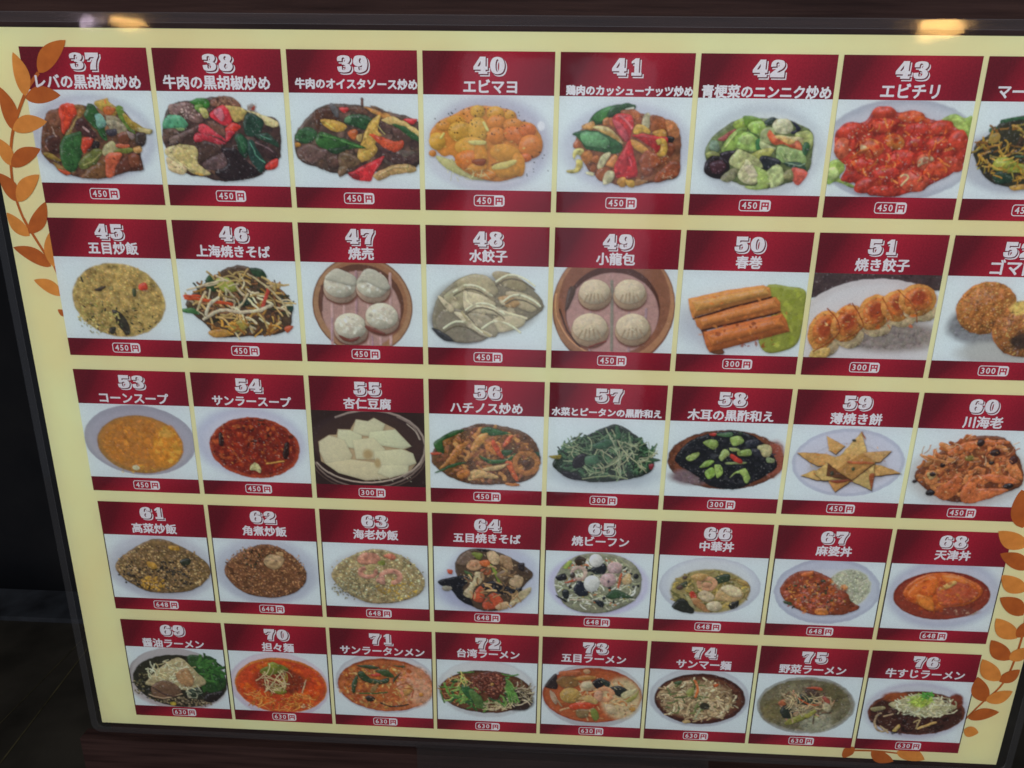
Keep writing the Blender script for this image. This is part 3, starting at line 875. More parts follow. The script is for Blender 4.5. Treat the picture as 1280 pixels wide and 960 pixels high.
L|aaa080|15|595 113 754 226 863 343 904 461
L|b0a890|15|70 259 247 204 387 168
P|8a8038|378 579 489 506 572 539 479 611|
P|a07a34|201 619 309 581 425 630 265 661|
L|b0a070|21|757 587 832 515
P|b0502a|862 558 940 547 893 609|
S|noodle|20|7a5428 a8823a|517|575|311|61|16|87
47
F|6e4e38|499|360|419|412|7
F|94745a|499|360|408|402|7
F|8a644a|505|340|371|364|8
F|5a3c30|488|347|358|334|8
F|a08484|486|395|331|325|17
L|aa9294|23|258 97 229 696
L|aa9294|23|359 95 332 693
L|aa9294|23|459 93 435 690
L|aa9294|23|559 90 538 687
L|aa9294|23|658 88 641 685
L|aa9294|23|741 86 727 682
L|957c86|20|459 76 437 690
L|9a8490|17|236 469 224 661
L|917a88|14|569 617 574 704
F|6e4a40|327|246|148|111|20
E|a8958a|321|224|141|114|0
E|bab8b0|320|186|134|107|0
S|blob|26|c6c6c0 b4b4ac a8a49c c0c0ba|324|179|104|77|25|0
S|shine|14|c6c8c4|325|162|84|60|15|0
F|6e4a40|600|239|147|111|20
E|a8958a|595|218|141|114|0
E|bab8b0|593|179|134|107|0
S|blob|26|c6c6c0 b4b4ac a8a49c c0c0ba|597|173|104|77|25|0
S|shine|14|c6c8c4|597|156|83|60|15|0
F|6e4a40|398|595|150|115|21
E|a8958a|392|573|143|118|0
E|bab8b0|391|533|136|111|0
S|blob|26|c6c6c0 b4b4ac a8a49c c0c0ba|394|526|106|80|26|0
S|shine|14|c6c8c4|395|508|85|62|15|0
F|6e4a40|665|502|149|114|20
E|a8958a|659|479|142|117|0
E|bab8b0|658|440|135|110|0
S|blob|26|c6c6c0 b4b4ac a8a49c c0c0ba|661|433|105|79|26|0
S|shine|14|c6c8c4|662|416|84|62|15|0
P|a4a8a2|198 135 286 55 376 78 457 126 437 193 288 163|
P|a4a8a2|472 159 527 61 626 64 738 186 686 221 539 157|
P|6a3a30|287 610 380 639 466 619 412 670 327 658|
P|6a3c34|522 522 672 579 663 600 537 565|
L|5a4038|20|168 199 152 403
48
F|4c4e50|291|459|268|202|50
F|6f7472|491|335|432|253|66
P|706e60|75 311 227 141 408 70 572 133 637 49 802 128 971 323 808 463 592 554 408 646 171 635 54 534|
P|96937c|227 157 342 88 490 85 589 199 524 267 408 236 292 189|
P|aaa790|325 222 474 251 574 316 508 368 341 339|
P|88836a|539 68 621 46 785 111 820 193 721 196 589 132|
P|9a957e|655 214 820 227 937 307 873 376 706 313|
P|98805a|590 265 689 246 772 311 674 347|
P|8e8e7a|142 259 309 172 308 340 224 375|
P|a8a692|308 356 309 205 408 320 574 350 724 397 708 448 541 402 374 389|
P|a4a18c|541 453 674 415 807 412 792 498 592 554|
P|8a8878|341 407 508 419 592 554 525 590|
P|76746a|72 499 141 377 291 374 408 525 509 591 408 646 205 634|
P|b2b09c|224 392 324 407 408 507 542 573 509 600 374 543 291 459|
P|b0ac98|109 260 225 358 191 393 109 294|
L|bab6a0|20|325 222 358 321 574 367 824 428
L|9a9678|17|291 391 374 491 525 590
L|c2beaa|17|226 224 326 165 441 182 540 250
L|c2beaa|16|572 133 670 74 785 92 885 159
L|c2beaa|17|324 373 424 313 541 330 641 399
L|c2beaa|17|623 298 722 239 837 256 938 324
L|c2beaa|17|139 531 240 470 357 488 458 558
L|c2beaa|17|458 523 558 462 675 480 776 549
L|5c5a4c|13|226 252 325 196 441 214 540 282
L|5c5a4c|13|573 161 671 106 786 123 885 190
L|5c5a4c|13|324 407 424 350 541 368 641 436
L|5c5a4c|13|624 332 722 276 838 293 939 361
L|5c5a4c|14|138 566 240 508 357 526 458 596
S|blob|24|9c9a86 84826f acaa96 908c76|458|336|366|203|37|0
P|30343a|37 534 105 550 222 633 137 635|
S|shine|30|a8a48c b0ac96|458|319|365|219|20|0
49
F|6e4a3a|499|326|500|513|7
F|9a7358|499|317|490|502|7
F|7c5442|502|290|454|465|10
F|4a302a|492|349|386|368|10
F|a08284|493|379|376|340|14
L|74766e|24|475 106 503 679
L|8c7c88|21|765 328 765 580
L|92808a|17|314 162 321 702
L|8e7c86|17|616 155 645 694
F|6a4436|344|244|135|117|21
E|a4907a|343|227|135|116|0
E|b6ae9c|338|195|124|99|0
L|8c7e6a|10|283 222 256 276
L|8c7e6a|10|313 214 300 275
L|8c7e6a|10|337 207 337 275
L|8c7e6a|10|364 210 378 274
L|8c7e6a|10|394 217 422 272
S|shine|16|b8b09c c0b8a8|341|181|81|55|17|0
F|6a4436|629|238|135|117|21
E|a4907a|628|220|135|115|0
E|b6ae9c|623|188|124|99|0
L|8c7e6a|10|569 215 542 270
L|8c7e6a|10|598 207 587 269
L|8c7e6a|10|622 200 623 268
L|8c7e6a|10|649 204 663 267
L|8c7e6a|10|679 211 708 266
S|shine|16|b8b09c c0b8a8|625|174|81|55|17|0
F|6a4436|319|541|155|136|21
E|a4907a|318|523|155|134|0
E|b6ae9c|313|490|142|115|0
L|8c7e6a|11|250 520 218 584
L|8c7e6a|11|284 511 270 582
L|8c7e6a|11|311 503 312 581
L|8c7e6a|11|342 507 358 580
L|8c7e6a|11|377 515 409 579
S|shine|16|b8b09c c0b8a8|316|476|93|64|18|0
F|6a4436|670|528|147|130|21
E|a4907a|669|510|147|128|0
E|b6ae9c|663|478|135|109|0
L|8c7e6a|11|604 507 575 567
L|8c7e6a|11|636 498 624 566
L|8c7e6a|11|662 490 663 565
L|8c7e6a|11|691 494 708 564
L|8c7e6a|11|724 501 756 562
S|shine|16|b8b09c c0b8a8|666|463|88|61|18|0
P|4a3a32|132 166 185 183 138 326 104 344|
P|8f6a50|16 346 131 597 330 702 188 706 58 562|
L|6a3028|14|319 656 449 607
L|b08a6a|12|30 222 36 400 148 597 294 703
L|3c2c26|12|60 345 128 524 239 658
50
F|8f98aa|424|436|448|215|155
P|7f8a34|664 130 849 117 989 157 1000 368 976 583 847 660 726 663 661 555 786 444|
S|blob|60|8c983c 74802e 98a24a|846|371|154|248|35|0
P|6a4024|85 319 187 496 273 675 395 672 182 442|
P|b87c3c|60 235 361 158 645 110 701 129 724 207 442 284 108 390 78 319|sr
P|c08a48|97 257 664 130 704 181 138 336|sr
P|b06c30|130 398 442 284 757 203 800 249 809 323 456 420 186 492 149 461|sr
P|b8783a|161 406 744 233 784 284 201 459|sr
P|a86028|209 509 458 431 825 340 865 389 903 486 561 594 273 679 228 603|sr
P|b06c30|242 530 812 372 855 442 285 620|sr
L|3a1c10|16|117 399 443 289 724 207
L|3a1c10|16|195 495 490 416 807 328
S|shine|50|b87a40 b06c34 be8448|470|381|378|213|28|0
S|blob|20|7a3818|571|522|311|108|25|0
51
P|3e3236|-33 3 1031 -21 1030 120 -7 201|s
F|a2a0a8|537|479|657|440|8
F|a6a8b2|551|478|615|396|42
F|7c7678|654|505|461|132|84
E|b0a486|170|581|111|114|-12
E|b5803a|135|468|120|169|-12
E|ad6628|140|459|86|123|-12
F|8a3c18|146|452|50|78|31
S|shine|12|c89a5c b87838 d0a878|135|474|84|124|20|0
E|b0a486|351|509|116|105|-10
E|b5803a|315|405|126|156|-10
E|ad6628|321|396|91|114|-10
F|8a3c18|327|389|53|72|31
S|shine|12|c89a5c b87838 d0a878|316|411|88|114|20|0
E|b0a486|553|412|122|100|-12
E|b5803a|518|313|132|148|-12
E|ad6628|523|304|95|108|-12
F|8a3c18|529|296|55|68|30
S|shine|12|c89a5c b87838 d0a878|519|318|92|108|20|0
E|b0a486|729|338|127|87|-15
E|b5803a|695|251|138|129|-15
E|ad6628|701|242|99|95|-15
F|8a3c18|706|234|58|60|30
S|shine|12|c89a5c b87838 d0a878|696|256|97|95|20|0
E|b0a486|874|291|140|87|-10
E|b5803a|839|204|151|129|-10
E|ad6628|845|195|109|94|-10
F|8a3c18|850|188|63|59|30
S|shine|12|c89a5c b87838 d0a878|840|210|106|94|20|0
P|b09858|50 678 79 632 204 614 188 697 60 700|
L|7a3a18|10|144 284 244 398 247 516 81 647
L|7a3a18|8|332 236 421 364 435 452 282 559
L|8a4a20|8|560 188 672 358
L|7a4420|8|675 128 820 253 864 382
S|blob|20|9a4a1c a85a24|489|348|417|130|26|0
52
F|4c5056|234|401|165|130|69
F|565a5e|492|511|249|146|83
F|8a8f90|544|628|347|104|69
E|a06a30|349|254|232|214|0
S|grain|420|b8844a a87034 8a5426 c09658 9a6a34|349|254|218|203|13|14
E|9a6430|693|418|260|232|0
S|grain|420|b0804a a06c34 7e4e26 c09a5c 8c6a40|693|418|247|217|13|14
F|3a2c24|674|521|83|73|41
F|b8a058|615|247|82|57|27
53
F|6f7084|508|342|507|336|9
F|82828f|505|364|454|286|28
F|7a7b90|510|328|467|274|52
F|8a6a34|507|383|392|279|14
F|a07030|508|373|367|257|35
S|blob|240|a8742c 98682c b07c34 a87030|500|374|329|220|29|0
S|shine|100|b8883c b47c30|479|402|330|221|16|0
P|c08030|652 269 800 183 858 262 896 369 845 499 747 595 627 581 610 452|n
S|blob|60|cc8c38 c07c2c d09440|756|392|121|174|36|0
F|d4903c|755|265|58|40|24
F|c8c4a4|437|608|33|24|7
S|shine|25|b89a30|447|624|228|47|16|0
54
F|8f97b4|464|331|495|330|102
F|a2a9c0|489|330|426|290|85
F|8a3018|509|380|407|292|9
F|6c1c10|509|376|379|266|24
S|blob|220|7a2010 90341c 5a1410 a04a28 6a1a12 7e2a18|503|365|350|237|32|0
S|shine|90|b06434 c07a48 a04c28 b8704a|488|348|341|236|16|0
S|blob|14|2a100c|581|255|288|108|31|0
P|2a100c|777 338 821 319 801 464 758 466|
P|2c100c|192 250 226 248 231 357 189 358|
P|c8a888|448 587 497 521 552 574 531 621 490 595|
L|c0884c|14|608 526 764 502
P|301410|560 113 620 107 593 126|
55
P|2c1e1c|-55 -63 1137 -100 1123 752 -117 799|s
F|37282a|493|284|520|278|52
L|8a807c|18|219 66 325 23 440 -3 558 -9 672 4 777 36 867 84 937 147 982 222 1001 303 991 387 954 469 890 545 803 609
L|6e625e|13|1011 340 995 427 950 511 879 586 786 649 676 696 555 723 431 730 310 715 200 680 108 626 38 557 -5 477 -18 391
F|3a2a28|492|321|472|298|35
P|a09078|50 299 150 231 219 228 231 173 343 175 400 76 502 91 555 58 655 113 740 156 881 317 819 347 888 382 920 474 848 571 671 635 459 662 216 594 64 485|s
P|c4b9a4|396 82 502 93 558 62 652 117 617 206 496 232 358 214|s
P|c6bba6|236 178 343 182 444 230 420 361 213 330|s
P|c0b5a0|59 298 150 236 286 276 348 419 308 515 98 503 56 392|s
P|c8bda8|515 191 739 162 876 315 802 344 613 317 493 284|s
P|c2b7a2|356 270 547 245 646 353 573 449 381 456|s
P|c4b9a4|541 375 785 344 891 385 916 474 779 536 553 506|s
P|beb39c|98 503 328 457 571 486 708 557 653 631 459 658 216 594|s
P|c4b9a4|606 504 850 496 839 572 671 627 567 581|s
F|9c8c6a|488|405|45|49|42
F|9c8c6a|571|486|28|45|24
L|988e88|14|944 485 895 535 834 579 763 616 685 646 600 667 513 678 425 680 339 671 258 653 184 626 119 591 66 548 25 500
L|a89e96|7|857 554 813 585 763 613 708 636 650 655 589 669 526 677 463 680 400 678 339 670 280 658 226 640 176 617 132 590
L|786c68|12|760 46 895 124 960 250
L|b0a8a0|7|844 107 919 178 951 250
L|4a3c38|11|1005 456 971 526 917 591 844 649 755 696 654 731 547 752 437 757 329 748 229 723 140 684 68 634 14 573 -19 506
S|shine|20|c0b8ac|671|635|228|38|11|0
56
P|5a4028|18 376 158 205 363 107 516 84 855 164 979 380 898 588 605 656 309 648 68 524|
S|noodle|110|7a5430 94683c 6a4430 a07a4a 8a6048|500|378|412|242|29|107
P|2a5428|37 282 124 206 244 147 312 145 227 203 123 261 131 353 87 373|
P|29502c|67 543 224 462 328 455 189 510 49 566|
P|2a5a2c|440 380 534 414 672 409 756 350 757 397 638 447 517 452|
P|2c5a34|457 140 533 111 686 160 720 168 584 191 482 185|
P|2a5030|636 327 739 323 705 371 654 372|
P|23483a|918 336 969 334 962 380 919 372|
P|a8743a|155 427 243 294 294 292 277 367 155 483 85 523|
P|b08440|363 327 431 196 516 175 465 268 397 344|
P|b57834|482 286 602 245 637 354 568 375|
P|b0502a|567 228 654 391 611 383 551 284|
P|ad5430|636 281 703 187 737 195 670 298|
P|b0562c|672 446 723 444 795 611 751 594|
P|a8482e|10 367 105 369 87 388 27 390|
L|94683c|46|955 436 944 482 912 518 866 536 817 532 776 507 753 467 752 420 774 379 814 351 862 344 908 358 942 392 955 436
E|4c3624|852|440|38|34|0
P|b09a6e|466 510 603 467 706 454 604 514 500 527|
P|b49a68|345 552 431 520 604 571 570 600 431 596 344 628|
P|a86c30|241 556 345 514 345 590 258 612|
P|b0702c|674 635 795 640 787 665 692 662|
S|shine|60|c0945c b88850 caa878|500|378|395|242|16|0
57
F|8a98a8|502|510|476|150|102
P|1e3026|47 433 120 319 300 185 513 69 629 66 804 186 915 347 923 458 793 546 421 603 179 559 74 488|
S|noodle|260|2f5038 24402c 3c6048 1c2e24 4a6c50|510|342|422|203|16|106
S|noodle|90|6a8468 7c9072 56745a 8a9a80|527|342|405|202|9|141
S|noodle|26|9aa68a a8ae94|545|360|338|184|7|176
P|16181c|224 389 307 331 350 366 312 461 227 464|
P|12161c|126 505 246 519 317 573 232 585 145 551|
P|3f6a52|334 367 426 345 446 419 345 432|
P|2f5a42|388 255 502 187 572 230 474 289|
L|8a9a84|10|497 88 610 321 647 523
L|9aa488|9|548 104 678 318 855 460
P|8f8a3c|19 363 121 356 105 394 37 388|
L|7a8c6c|11|317 573 537 537 709 559
P|7a2030|887 422 928 411 923 458 898 458|
P|2f5a3c|596 67 634 156 586 193 580 85|
P|30503c|882 348 984 372 918 393|
58
F|54301e|507|352|499|278|7
F|6a3c26|518|343|482|260|30
F|6a5a64|224|520|185|75|51
F|84463a|907|329|99|164|50
P|14161c|74 340 194 172 418 92 615 86 771 152 921 310 920 439 638 617 417 606 256 500 113 412|
S|blob|120|0e1016 22242c 181a20 2e3038|526|342|383|229|31|0
S|shine|110|5a626c 7a828a 40464e|542|342|382|229|10|0
P|7d9850|295 186 392 165 429 200 401 255 331 221|
P|88a45a|522 143 603 122 641 175 563 214|
P|7f9a50|601 267 699 245 721 299 622 306|
P|8fa860|166 337 254 288 272 305 227 362 177 364|
P|92a868|447 309 484 253 537 287 507 325 469 363|
P|7a9a48|283 425 360 357 411 365 349 422|
P|84a848|338 478 400 420 423 494 377 533|
P|8fae5a|415 401 483 418 482 492 443 521|
P|8aa65a|560 517 620 450 685 429 727 501 724 557 691 559 639 467|
P|98ac6c|531 233 598 240 618 266 534 260|
P|7a8a5a|520 370 678 365 664 383 530 388|
P|a8a880|761 216 842 195 888 239 879 303 821 305|
P|7a8a68|855 313 924 329 911 366 861 358|
P|b03024|545 287 607 321 654 371 613 376 550 332|
P|aa3226|338 116 403 105 397 132 356 134|
P|2a2e3c|658 174 753 144 760 207 680 228|
P|2a2c38|715 245 781 242 806 314 746 298|
P|22301f|582 87 624 89 611 122|
P|456a48|403 111 534 97 521 134 438 128|
59
F|8b93ad|510|342|474|315|7
F|9ea4bc|510|342|443|285|17
F|8e94ac|511|352|322|197|10
F|9ca2ba|511|352|305|184|17
F|7c7c8a|520|408|322|151|51
P|4a3424|69 268 316 270 513 342 264 389 191 354|s
P|B08C54|64 258 311 261 508 333 259 380 186 344|s
P|4a3424|302 111 402 159 466 194 401 271 336 236|s
P|B49058|297 102 397 150 461 185 396 262 332 227|s
P|4a3424|437 289 588 57 654 244 544 322|s
P|BC9C64|433 279 583 48 649 234 539 313|s
P|4a3424|474 306 667 243 859 225 783 333 581 340|s
P|B09060|469 297 663 234 854 216 778 324 576 331|s
P|4a3424|617 357 788 361 977 430 753 466|s
P|B28E54|613 348 783 352 972 420 749 457|s
P|4a3424|130 479 235 428 357 443 555 512 282 522|s
P|B8985C|126 470 230 419 352 433 551 502 277 512|s
P|4a3424|343 462 564 454 572 511 443 627 390 556|s
P|B08448|338 453 559 445 568 502 439 618 385 547|s
P|4a3424|238 447 420 289 454 401 554 502 316 520|s
P|BCA064|233 437 416 280 449 392 549 493 312 511|s
P|4a3424|445 401 741 334 742 391 754 600 592 529|s
P|B8A068|440 392 736 325 737 382 749 591 587 520|s
S|shine|90|b87a40 bd9860 c4a878 b06c34|508|333|321|187|21|0
P|5a3a24|340 343 499 268 739 344 569 511 341 472|s
P|b4945a|312 330 496 249 727 322 548 487|s
P|a07c44|418 412 614 245 737 329 568 502|s
P|8a4a24|706 458 746 438 749 587|
P|94582c|576 52 615 88 625 124|
P|a05a30|507 324 711 326 705 345 544 347|
E|2e3228|533|133|17|13|0
E|343a2c|388|445|14|23|0
E|3a4a34|564|397|14|17|0
P|7a3a20|380 508 550 498 452 535|
60
F|95999f|498|428|502|301|100
P|6a3c20|55 406 222 213 429 77 725 67 904 282 964 487 784 589 461 678 281 627 108 518|
S|noodle|120|8a5434 a8683a 94603a b07a4a 7a4428|483|353|417|261|35|106
P|ad6434|467 620 505 466 628 405 832 416 944 469 816 502 639 461 587 539 705 535 859 548 677 651 531 685|
P|a86030|250 551 341 491 424 393 462 505 417 622 339 664 273 628|
P|a8602e|289 211 437 114 729 86 770 121 530 166 345 246|
P|ae7240|129 442 203 382 257 494 178 525|
P|b5703c|784 268 895 320 956 449 844 397|
P|a09060|156 403 226 419 216 457 176 468|
L|a87a50|16|77 246 219 288 339 302
L|9a5c3a|14|662 161 611 237 730 251
L|94604a|10|776 231 870 163
E|2a1c18|546|119|33|31|0
E|2c1c18|680|207|40|33|0
E|3a1c18|842|266|33|41|0
E|241a1a|269|333|23|22|0
E|1a1414|211|595|41|29|0
E|1c1616|851|506|43|26|0
E|2a2020|61|492|20|17|0
E|2c2420|665|300|27|19|0
E|2a1c18|201|420|24|23|0
E|6e6a28|483|264|40|26|0
S|shine|90|c8986c bd8450 d0a880|483|353|401|243|16|0
S|noodle|30|b89a80 a87c5c|462|242|448|222|7|88
61
F|9aa2b4|513|336|550|349|92
F|8a92a6|508|377|496|288|73
P|75603f|69 315 267 145 518 30 775 123 974 276 976 418 794 571 550 615 314 592 112 456|
S|grain|800|947a56 ac966c 74604a 524434 b8a074 84704c a48458|530|346|440|246|17|21
S|grain|120|2c2620 33302a|447|421|368|165|23|27
S|grain|60|b08a2c a8842c|416|515|129|73|24|27
P|b58e2c|615 110 706 102 719 146 646 149|
P|b08a34|375 281 447 288 475 348 402 351|
P|2c3428|704 267 781 223 822 262 752 316|
S|shine|50|a89478 b09c80|568|334|403|226|15|0
62
F|98a2b6|489|333|524|347|90
F|8c96ac|485|374|471|307|72
P|6e4a30|96 289 293 120 531 46 737 141 883 336 798 524 555 617 284 588 116 451|
S|grain|850|8a6042 a07850 6a4830 b08860 74523a 966a46|489|333|389|275|13|19
S|grain|40|2c3420 3a2418|411|195|198|101|17|23
P|a08a6a|471 223 539 159 646 165 678 214 617 297 527 301|
P|b29c7c|481 212 557 165 645 175 605 227 532 250|
P|b8986c|595 137 667 124 663 174|
63
F|949cac|515|370|482|295|89
P|968a68|71 329 223 161 475 56 719 101 891 233 967 390 883 537 630 627 378 622 151 488|
S|grain|850|b0a07a c2b286 cec098 a2946c d6c8a8 928664 b8aa7c|516|339|428|274|15|17
S|grain|160|5c5e4c 747460 8a8a74|277|482|216|123|17|17
S|grain|60|a88c34 b0983c|689|464|197|123|19|23
P|b08070|329 157 403 94 525 109 540 188 432 222 344 206|
P|b8705c|577 126 649 94 700 131 664 162|
P|7c8a3c|522 189 576 166 592 215 538 228|
L|ad8074|38|503 300 494 323 469 341 435 351 400 349 371 338 355 318 356 295 374 273 404 259 439 254 473 261 496 277 503 299
L|b4887c|49|564 386 550 365 548 340 561 316 584 296 616 283 651 279 685 285 712 299 728 320 732 344 722 368 701 389 670 404
L|b08478|27|383 353 363 345 347 333 339 318 338 302 345 286 359 272 378 261 402 253 427 251 451 253 472 260 489 271 499 285
E|a8a070|449|252|50|36|0
P|b58a80|497 371 570 327 583 428 513 411|
S|shine|40|c4a89c c0b090|501|270|249|141|13|0
E|2a2820|835|201|12|10|0
64
F|848cae|467|447|459|244|124
F|98a2bc|572|281|438|321|105
P|4a3c30|205 177 310 35 484 12 657 59 850 169 939 265 837 410 663 643 414 655 273 497|
P|14161e|44 365 133 331 309 293 326 373 273 436 361 575 361 620 237 560 167 461 52 405|
P|14161c|467 386 590 341 749 414 836 390 820 472 715 497 591 462 485 446|
S|shine|26|4a5060 383e4a|238|397|141|122|15|0
S|shine|30|4a5060 3a404c|661|428|158|61|15|0
P|6e5e54|222 157 310 44 380 71 362 171 275 194|
P|b09070|310 183 362 131 432 138 450 207 380 246 318 222|
E|c08a6c|376|180|38|24|0
P|6a7a30|362 72 397 51 467 67 432 128|
P|b8602c|432 148 519 124 537 183 467 196|
P|b5a488|501 46 571 34 623 100 606 170 537 143|
P|90785c|623 80 727 96 746 214 659 217|
P|2a2428|797 152 858 149 851 229 807 211|
P|101218|415 15 519 22 510 38 432 33|
P|94502e|450 227 537 223 537 283 467 276|
P|6f8a34|537 183 563 182 643 348 617 356|
P|3c5c34|292 243 362 280 353 307 300 273|
P|7c6a58|590 280 677 217 729 254 660 337|
P|a8967a|713 335 782 272 852 309 819 401 749 394|
P|b0a88a|282 476 362 371 397 259 467 266 450 367 379 431 361 524 308 526|
S|shine|14|c4bea4|370|391|71|122|19|0
P|b4502e|370 513 432 408 476 447 468 570 397 573|
P|a84a2c|521 506 591 472 663 561 628 635 486 652 468 590|
P|a8a082|725 579 768 495 907 397 925 437 874 510 769 597|
P|b09c7c|592 605 698 559 708 631 610 650|
S|noodle|50|8a7454 a8906a 6a5640|591|401|335|223|17|76
P|a8482c|125 241 178 248 169 289 133 280|
E|8c8a80|123|443|46|29|0
S|shine|50|b8a88c a09078|572|281|333|261|15|0
65
F|9a9cc0|503|341|477|331|52
F|a8acc2|511|331|416|280|52
P|7a8070|101 279 216 95 435 12 693 36 872 166 904 383 809 529 553 644 270 616 124 459|
S|noodle|220|b0b2a2 c0c2b4 9aa088 c8cabc 8a9478 b4b8a4|502|321|381|280|13|74
S|grain|50|ae6a44 b07a50 9a8a44|502|321|364|260|19|30
S|grain|26|1a1e28 20242c|502|321|364|260|26|37
P|33281e|267 93 317 52 378 79 355 129 304 147|
P|3e4e50|435 185 493 133 561 130 565 199 480 238|
P|1a1e28|418 195 492 123 561 130 557 223 497 222|
P|16181f|100 269 186 235 205 294 137 317|
P|1a2030|278 371 327 299 391 366 412 456 334 470 280 432|
P|1c2228|166 417 227 414 230 495 186 497|
E|15181f|851|236|24|30|0
P|15181f|115 470 214 526 197 537 125 490|
P|1c242c|476 504 564 520 558 582 514 563|
E|b8bcc4|470|90|62|67|0
E|bcc0c6|442|334|76|88|0
E|b4a0a8|648|156|69|63|0
E|b49ea8|595|287|76|72|0
L|ac9c96|33|381 227 375 256 355 280 326 292 295 290 268 274 253 248 251 217 265 190 290 171 321 166 351 176 372 197 381 226
E|38302e|259|252|24|32|0
E|5a4c60|599|301|12|14|0
P|ac5030|189 325 292 290 284 315 207 334|
P|b05a3c|685 353 703 212 722 232 703 362|
P|2e4c34|578 459 661 384 785 429 840 467 736 472 632 487|
P|b8a078|724 271 789 209 812 307 745 330|
P|8aa04c|167 176 216 105 251 114 202 185|
L|b0a89c|11|248 514 371 509 459 515
S|shine|50|c8ccd0 bcc0b8|502|321|364|260|13|0
66
F|8f98ac|489|315|470|298|9
F|9ba5b8|487|295|447|274|24
F|a6b0be|485|275|392|238|51
F|8c8458|493|365|368|230|24
S|noodle|110|8a7c44 a0904e 6a6438 b0a068 7a7048 5a5c38|485|365|351|200|18|83
P|20241f|154 532 251 446 364 563 351 608 228 590|
P|2a3c2a|507 235 604 181 664 188 661 248 562 282|
P|34402c|205 308 270 265 282 304 242 336|
E|4a3c34|250|230|24|20|0
E|4a3830|211|338|31|26|0
P|1c1c1c|686 487 767 443 774 513 709 547|
L|b89074|44|398 318 386 296 387 272 402 251 427 237 458 231 490 236 516 250 532 270 535 294 524 316 502 333 472 342 440 340
E|b08a70|462|300|48|28|0
P|a8a08a|385 400 450 357 541 413 512 475 424 458|
P|b09a70|543 433 616 309 735 304 812 380 784 442 666 467|
P|b8ae94|593 330 665 287 755 323 797 401 695 406|
P|b03422|307 403 339 366 379 430 356 472|
P|a07850|321 463 388 440 483 537 514 586 434 570|
P|a88a54|301 224 365 182 469 197 406 259|
E|b0aa94|551|523|76|53|0
P|9a8448|710 226 814 241 854 299 767 283|
P|8c8c68|265 405 319 443 382 562 326 524|
L|7a6a44|13|676 227 854 299 833 419
S|shine|60|c0b48c b8b098|484|355|342|189|15|0
67
F|848ea8|516|319|485|343|7
F|929cb4|516|319|455|309|22
F|a0a8ba|527|329|370|239|37
F|a4ac9c|706|278|203|195|29
S|grain|300|a8b0a8 b4bab0 98a098 bcc0b8|706|278|194|177|12|14
P|7a3a20|86 306 187 149 349 110 524 177 553 252 693 322 743 407 837 469 744 540 561 571 371 558 170 456|
S|blob|140|a85a28 8a4424 b06c30 7a4034 9a5a50 94503a|419|356|279|196|32|0
S|grain|90|b87a30 a8482a c08a40 8a7058 a86a5a|419|356|297|196|20|28
S|grain|22|2e3c24 3a2c20|382|358|279|186|24|28
S|shine|60|b8988c b0847c c09a80|441|377|242|153|16|0
P|35482c|130 436 196 444 210 481 152 468|
P|b0602a|261 146 367 109 356 163 284 177|
P|b4702c|440 510 533 505 551 567 457 565|
68
F|8a94ae|521|304|511|356|91
F|98a0b8|521|304|465|302|55
F|6a1c18|505|318|438|251|7
F|782820|506|327|416|229|18
P|a8481c|151 299 253 144 461 81 687 124 853 224 838 333 691 427 498 481 262 403|
P|b8541e|203 275 326 140 435 136 429 308 335 400 218 362|
P|b85a24|467 113 651 126 821 247 765 337 603 257|
P|a04434|454 242 623 170 825 269 737 381 522 413|
F|6c2c2c|681|472|183|52|29
P|c88a60|472 241 567 162 616 181 529 250|
S|shine|80|c06a34 b8622c b8604c|496|273|328|172|28|0
S|blob|30|983c1c 8a3428|502|305|310|162|36|0
S|shine|16|94605c a07470|718|470|165|44|20|0
L|8a3a20|12|463 394 474 504
P|c06024|283 315 419 352 461 482 321 423|
69
F|6a6268|489|375|515|367|9
F|8a868c|484|344|472|340|25
F|948c92|474|493|490|237|36
F|2a2a22|510|395|488|312|9
P|2a4a26|620 107 713 71 846 137 973 276 984 423 876 514 737 479 656 251|
S|noodle|40|34602f 2c5028 427038 1e3820|821|284|161|190|31|136
S|grain|200|3a3c28 54503a 6a6448 2a2c24 80785a|271|461|254|194|20|22
S|grain|120|7a705a 4a4234 94886c|537|640|274|52|20|24
P|221c1c|765 542 950 489 864 622 756 628|
P|a09878|150 425 297 269 456 146 565 120 689 270 782 392 646 484 483 493 199 465|
S|noodle|110|b0aa8a bcb8a0 a09a78 c4c0a8|433|326|252|181|12|117
P|9a7c5a|489 301 605 232 659 377 595 465 494 407|
P|6c5444|196 487 316 395 422 411 517 512 397 605 233 614|
L|a8947c|14|166 574 324 609 513 545
L|4a3a34|20|223 485 330 565 454 580
P|2e3a30|571 509 703 460 729 544 633 592|
S|noodle|14|7c8878 a8ac98|641|527|91|86|10|79
P|b0a034|372 660 427 651 432 685 385 696|
S|shine|40|c8c4b0 b8b090|412|348|217|170|12|0
70
F|9a98b2|487|394|513|387|21
F|aaa6b8|498|373|484|361|36
F|b86a2c|505|393|474|329|7
F|b0441c|504|404|460|310|11
F|b03c18|526|350|427|254|53
S|blob|160|b84818 c05420 a83c18 b86024|496|394|428|276|43|0
S|noodle|90|b87a3c c0824c a86030|464|566|359|129|10|98
F|7c2c18|500|341|267|148|53
S|grain|110|7a3420 94482c 6a2818|500|341|249|148|19|23
P|6a7028|298 236 374 170 517 142 600 200 508 246 365 275|
P|7a8030|393 148 449 114 515 163 441 208|
P|70702c|419 462 494 415 561 465 487 501|
S|noodle|30|b09a84 9a8a70 b8a890 8a8440|450|312|142|158|10|174
L|b4a48c|10|351 234 354 402 436 482
L|b4a48c|10|492 226 553 349 527 456
L|b8a894|10|767 316 721 467
L|b8aa90|10|387 421 528 224
L|b09a7c|10|331 255 466 332 546 434
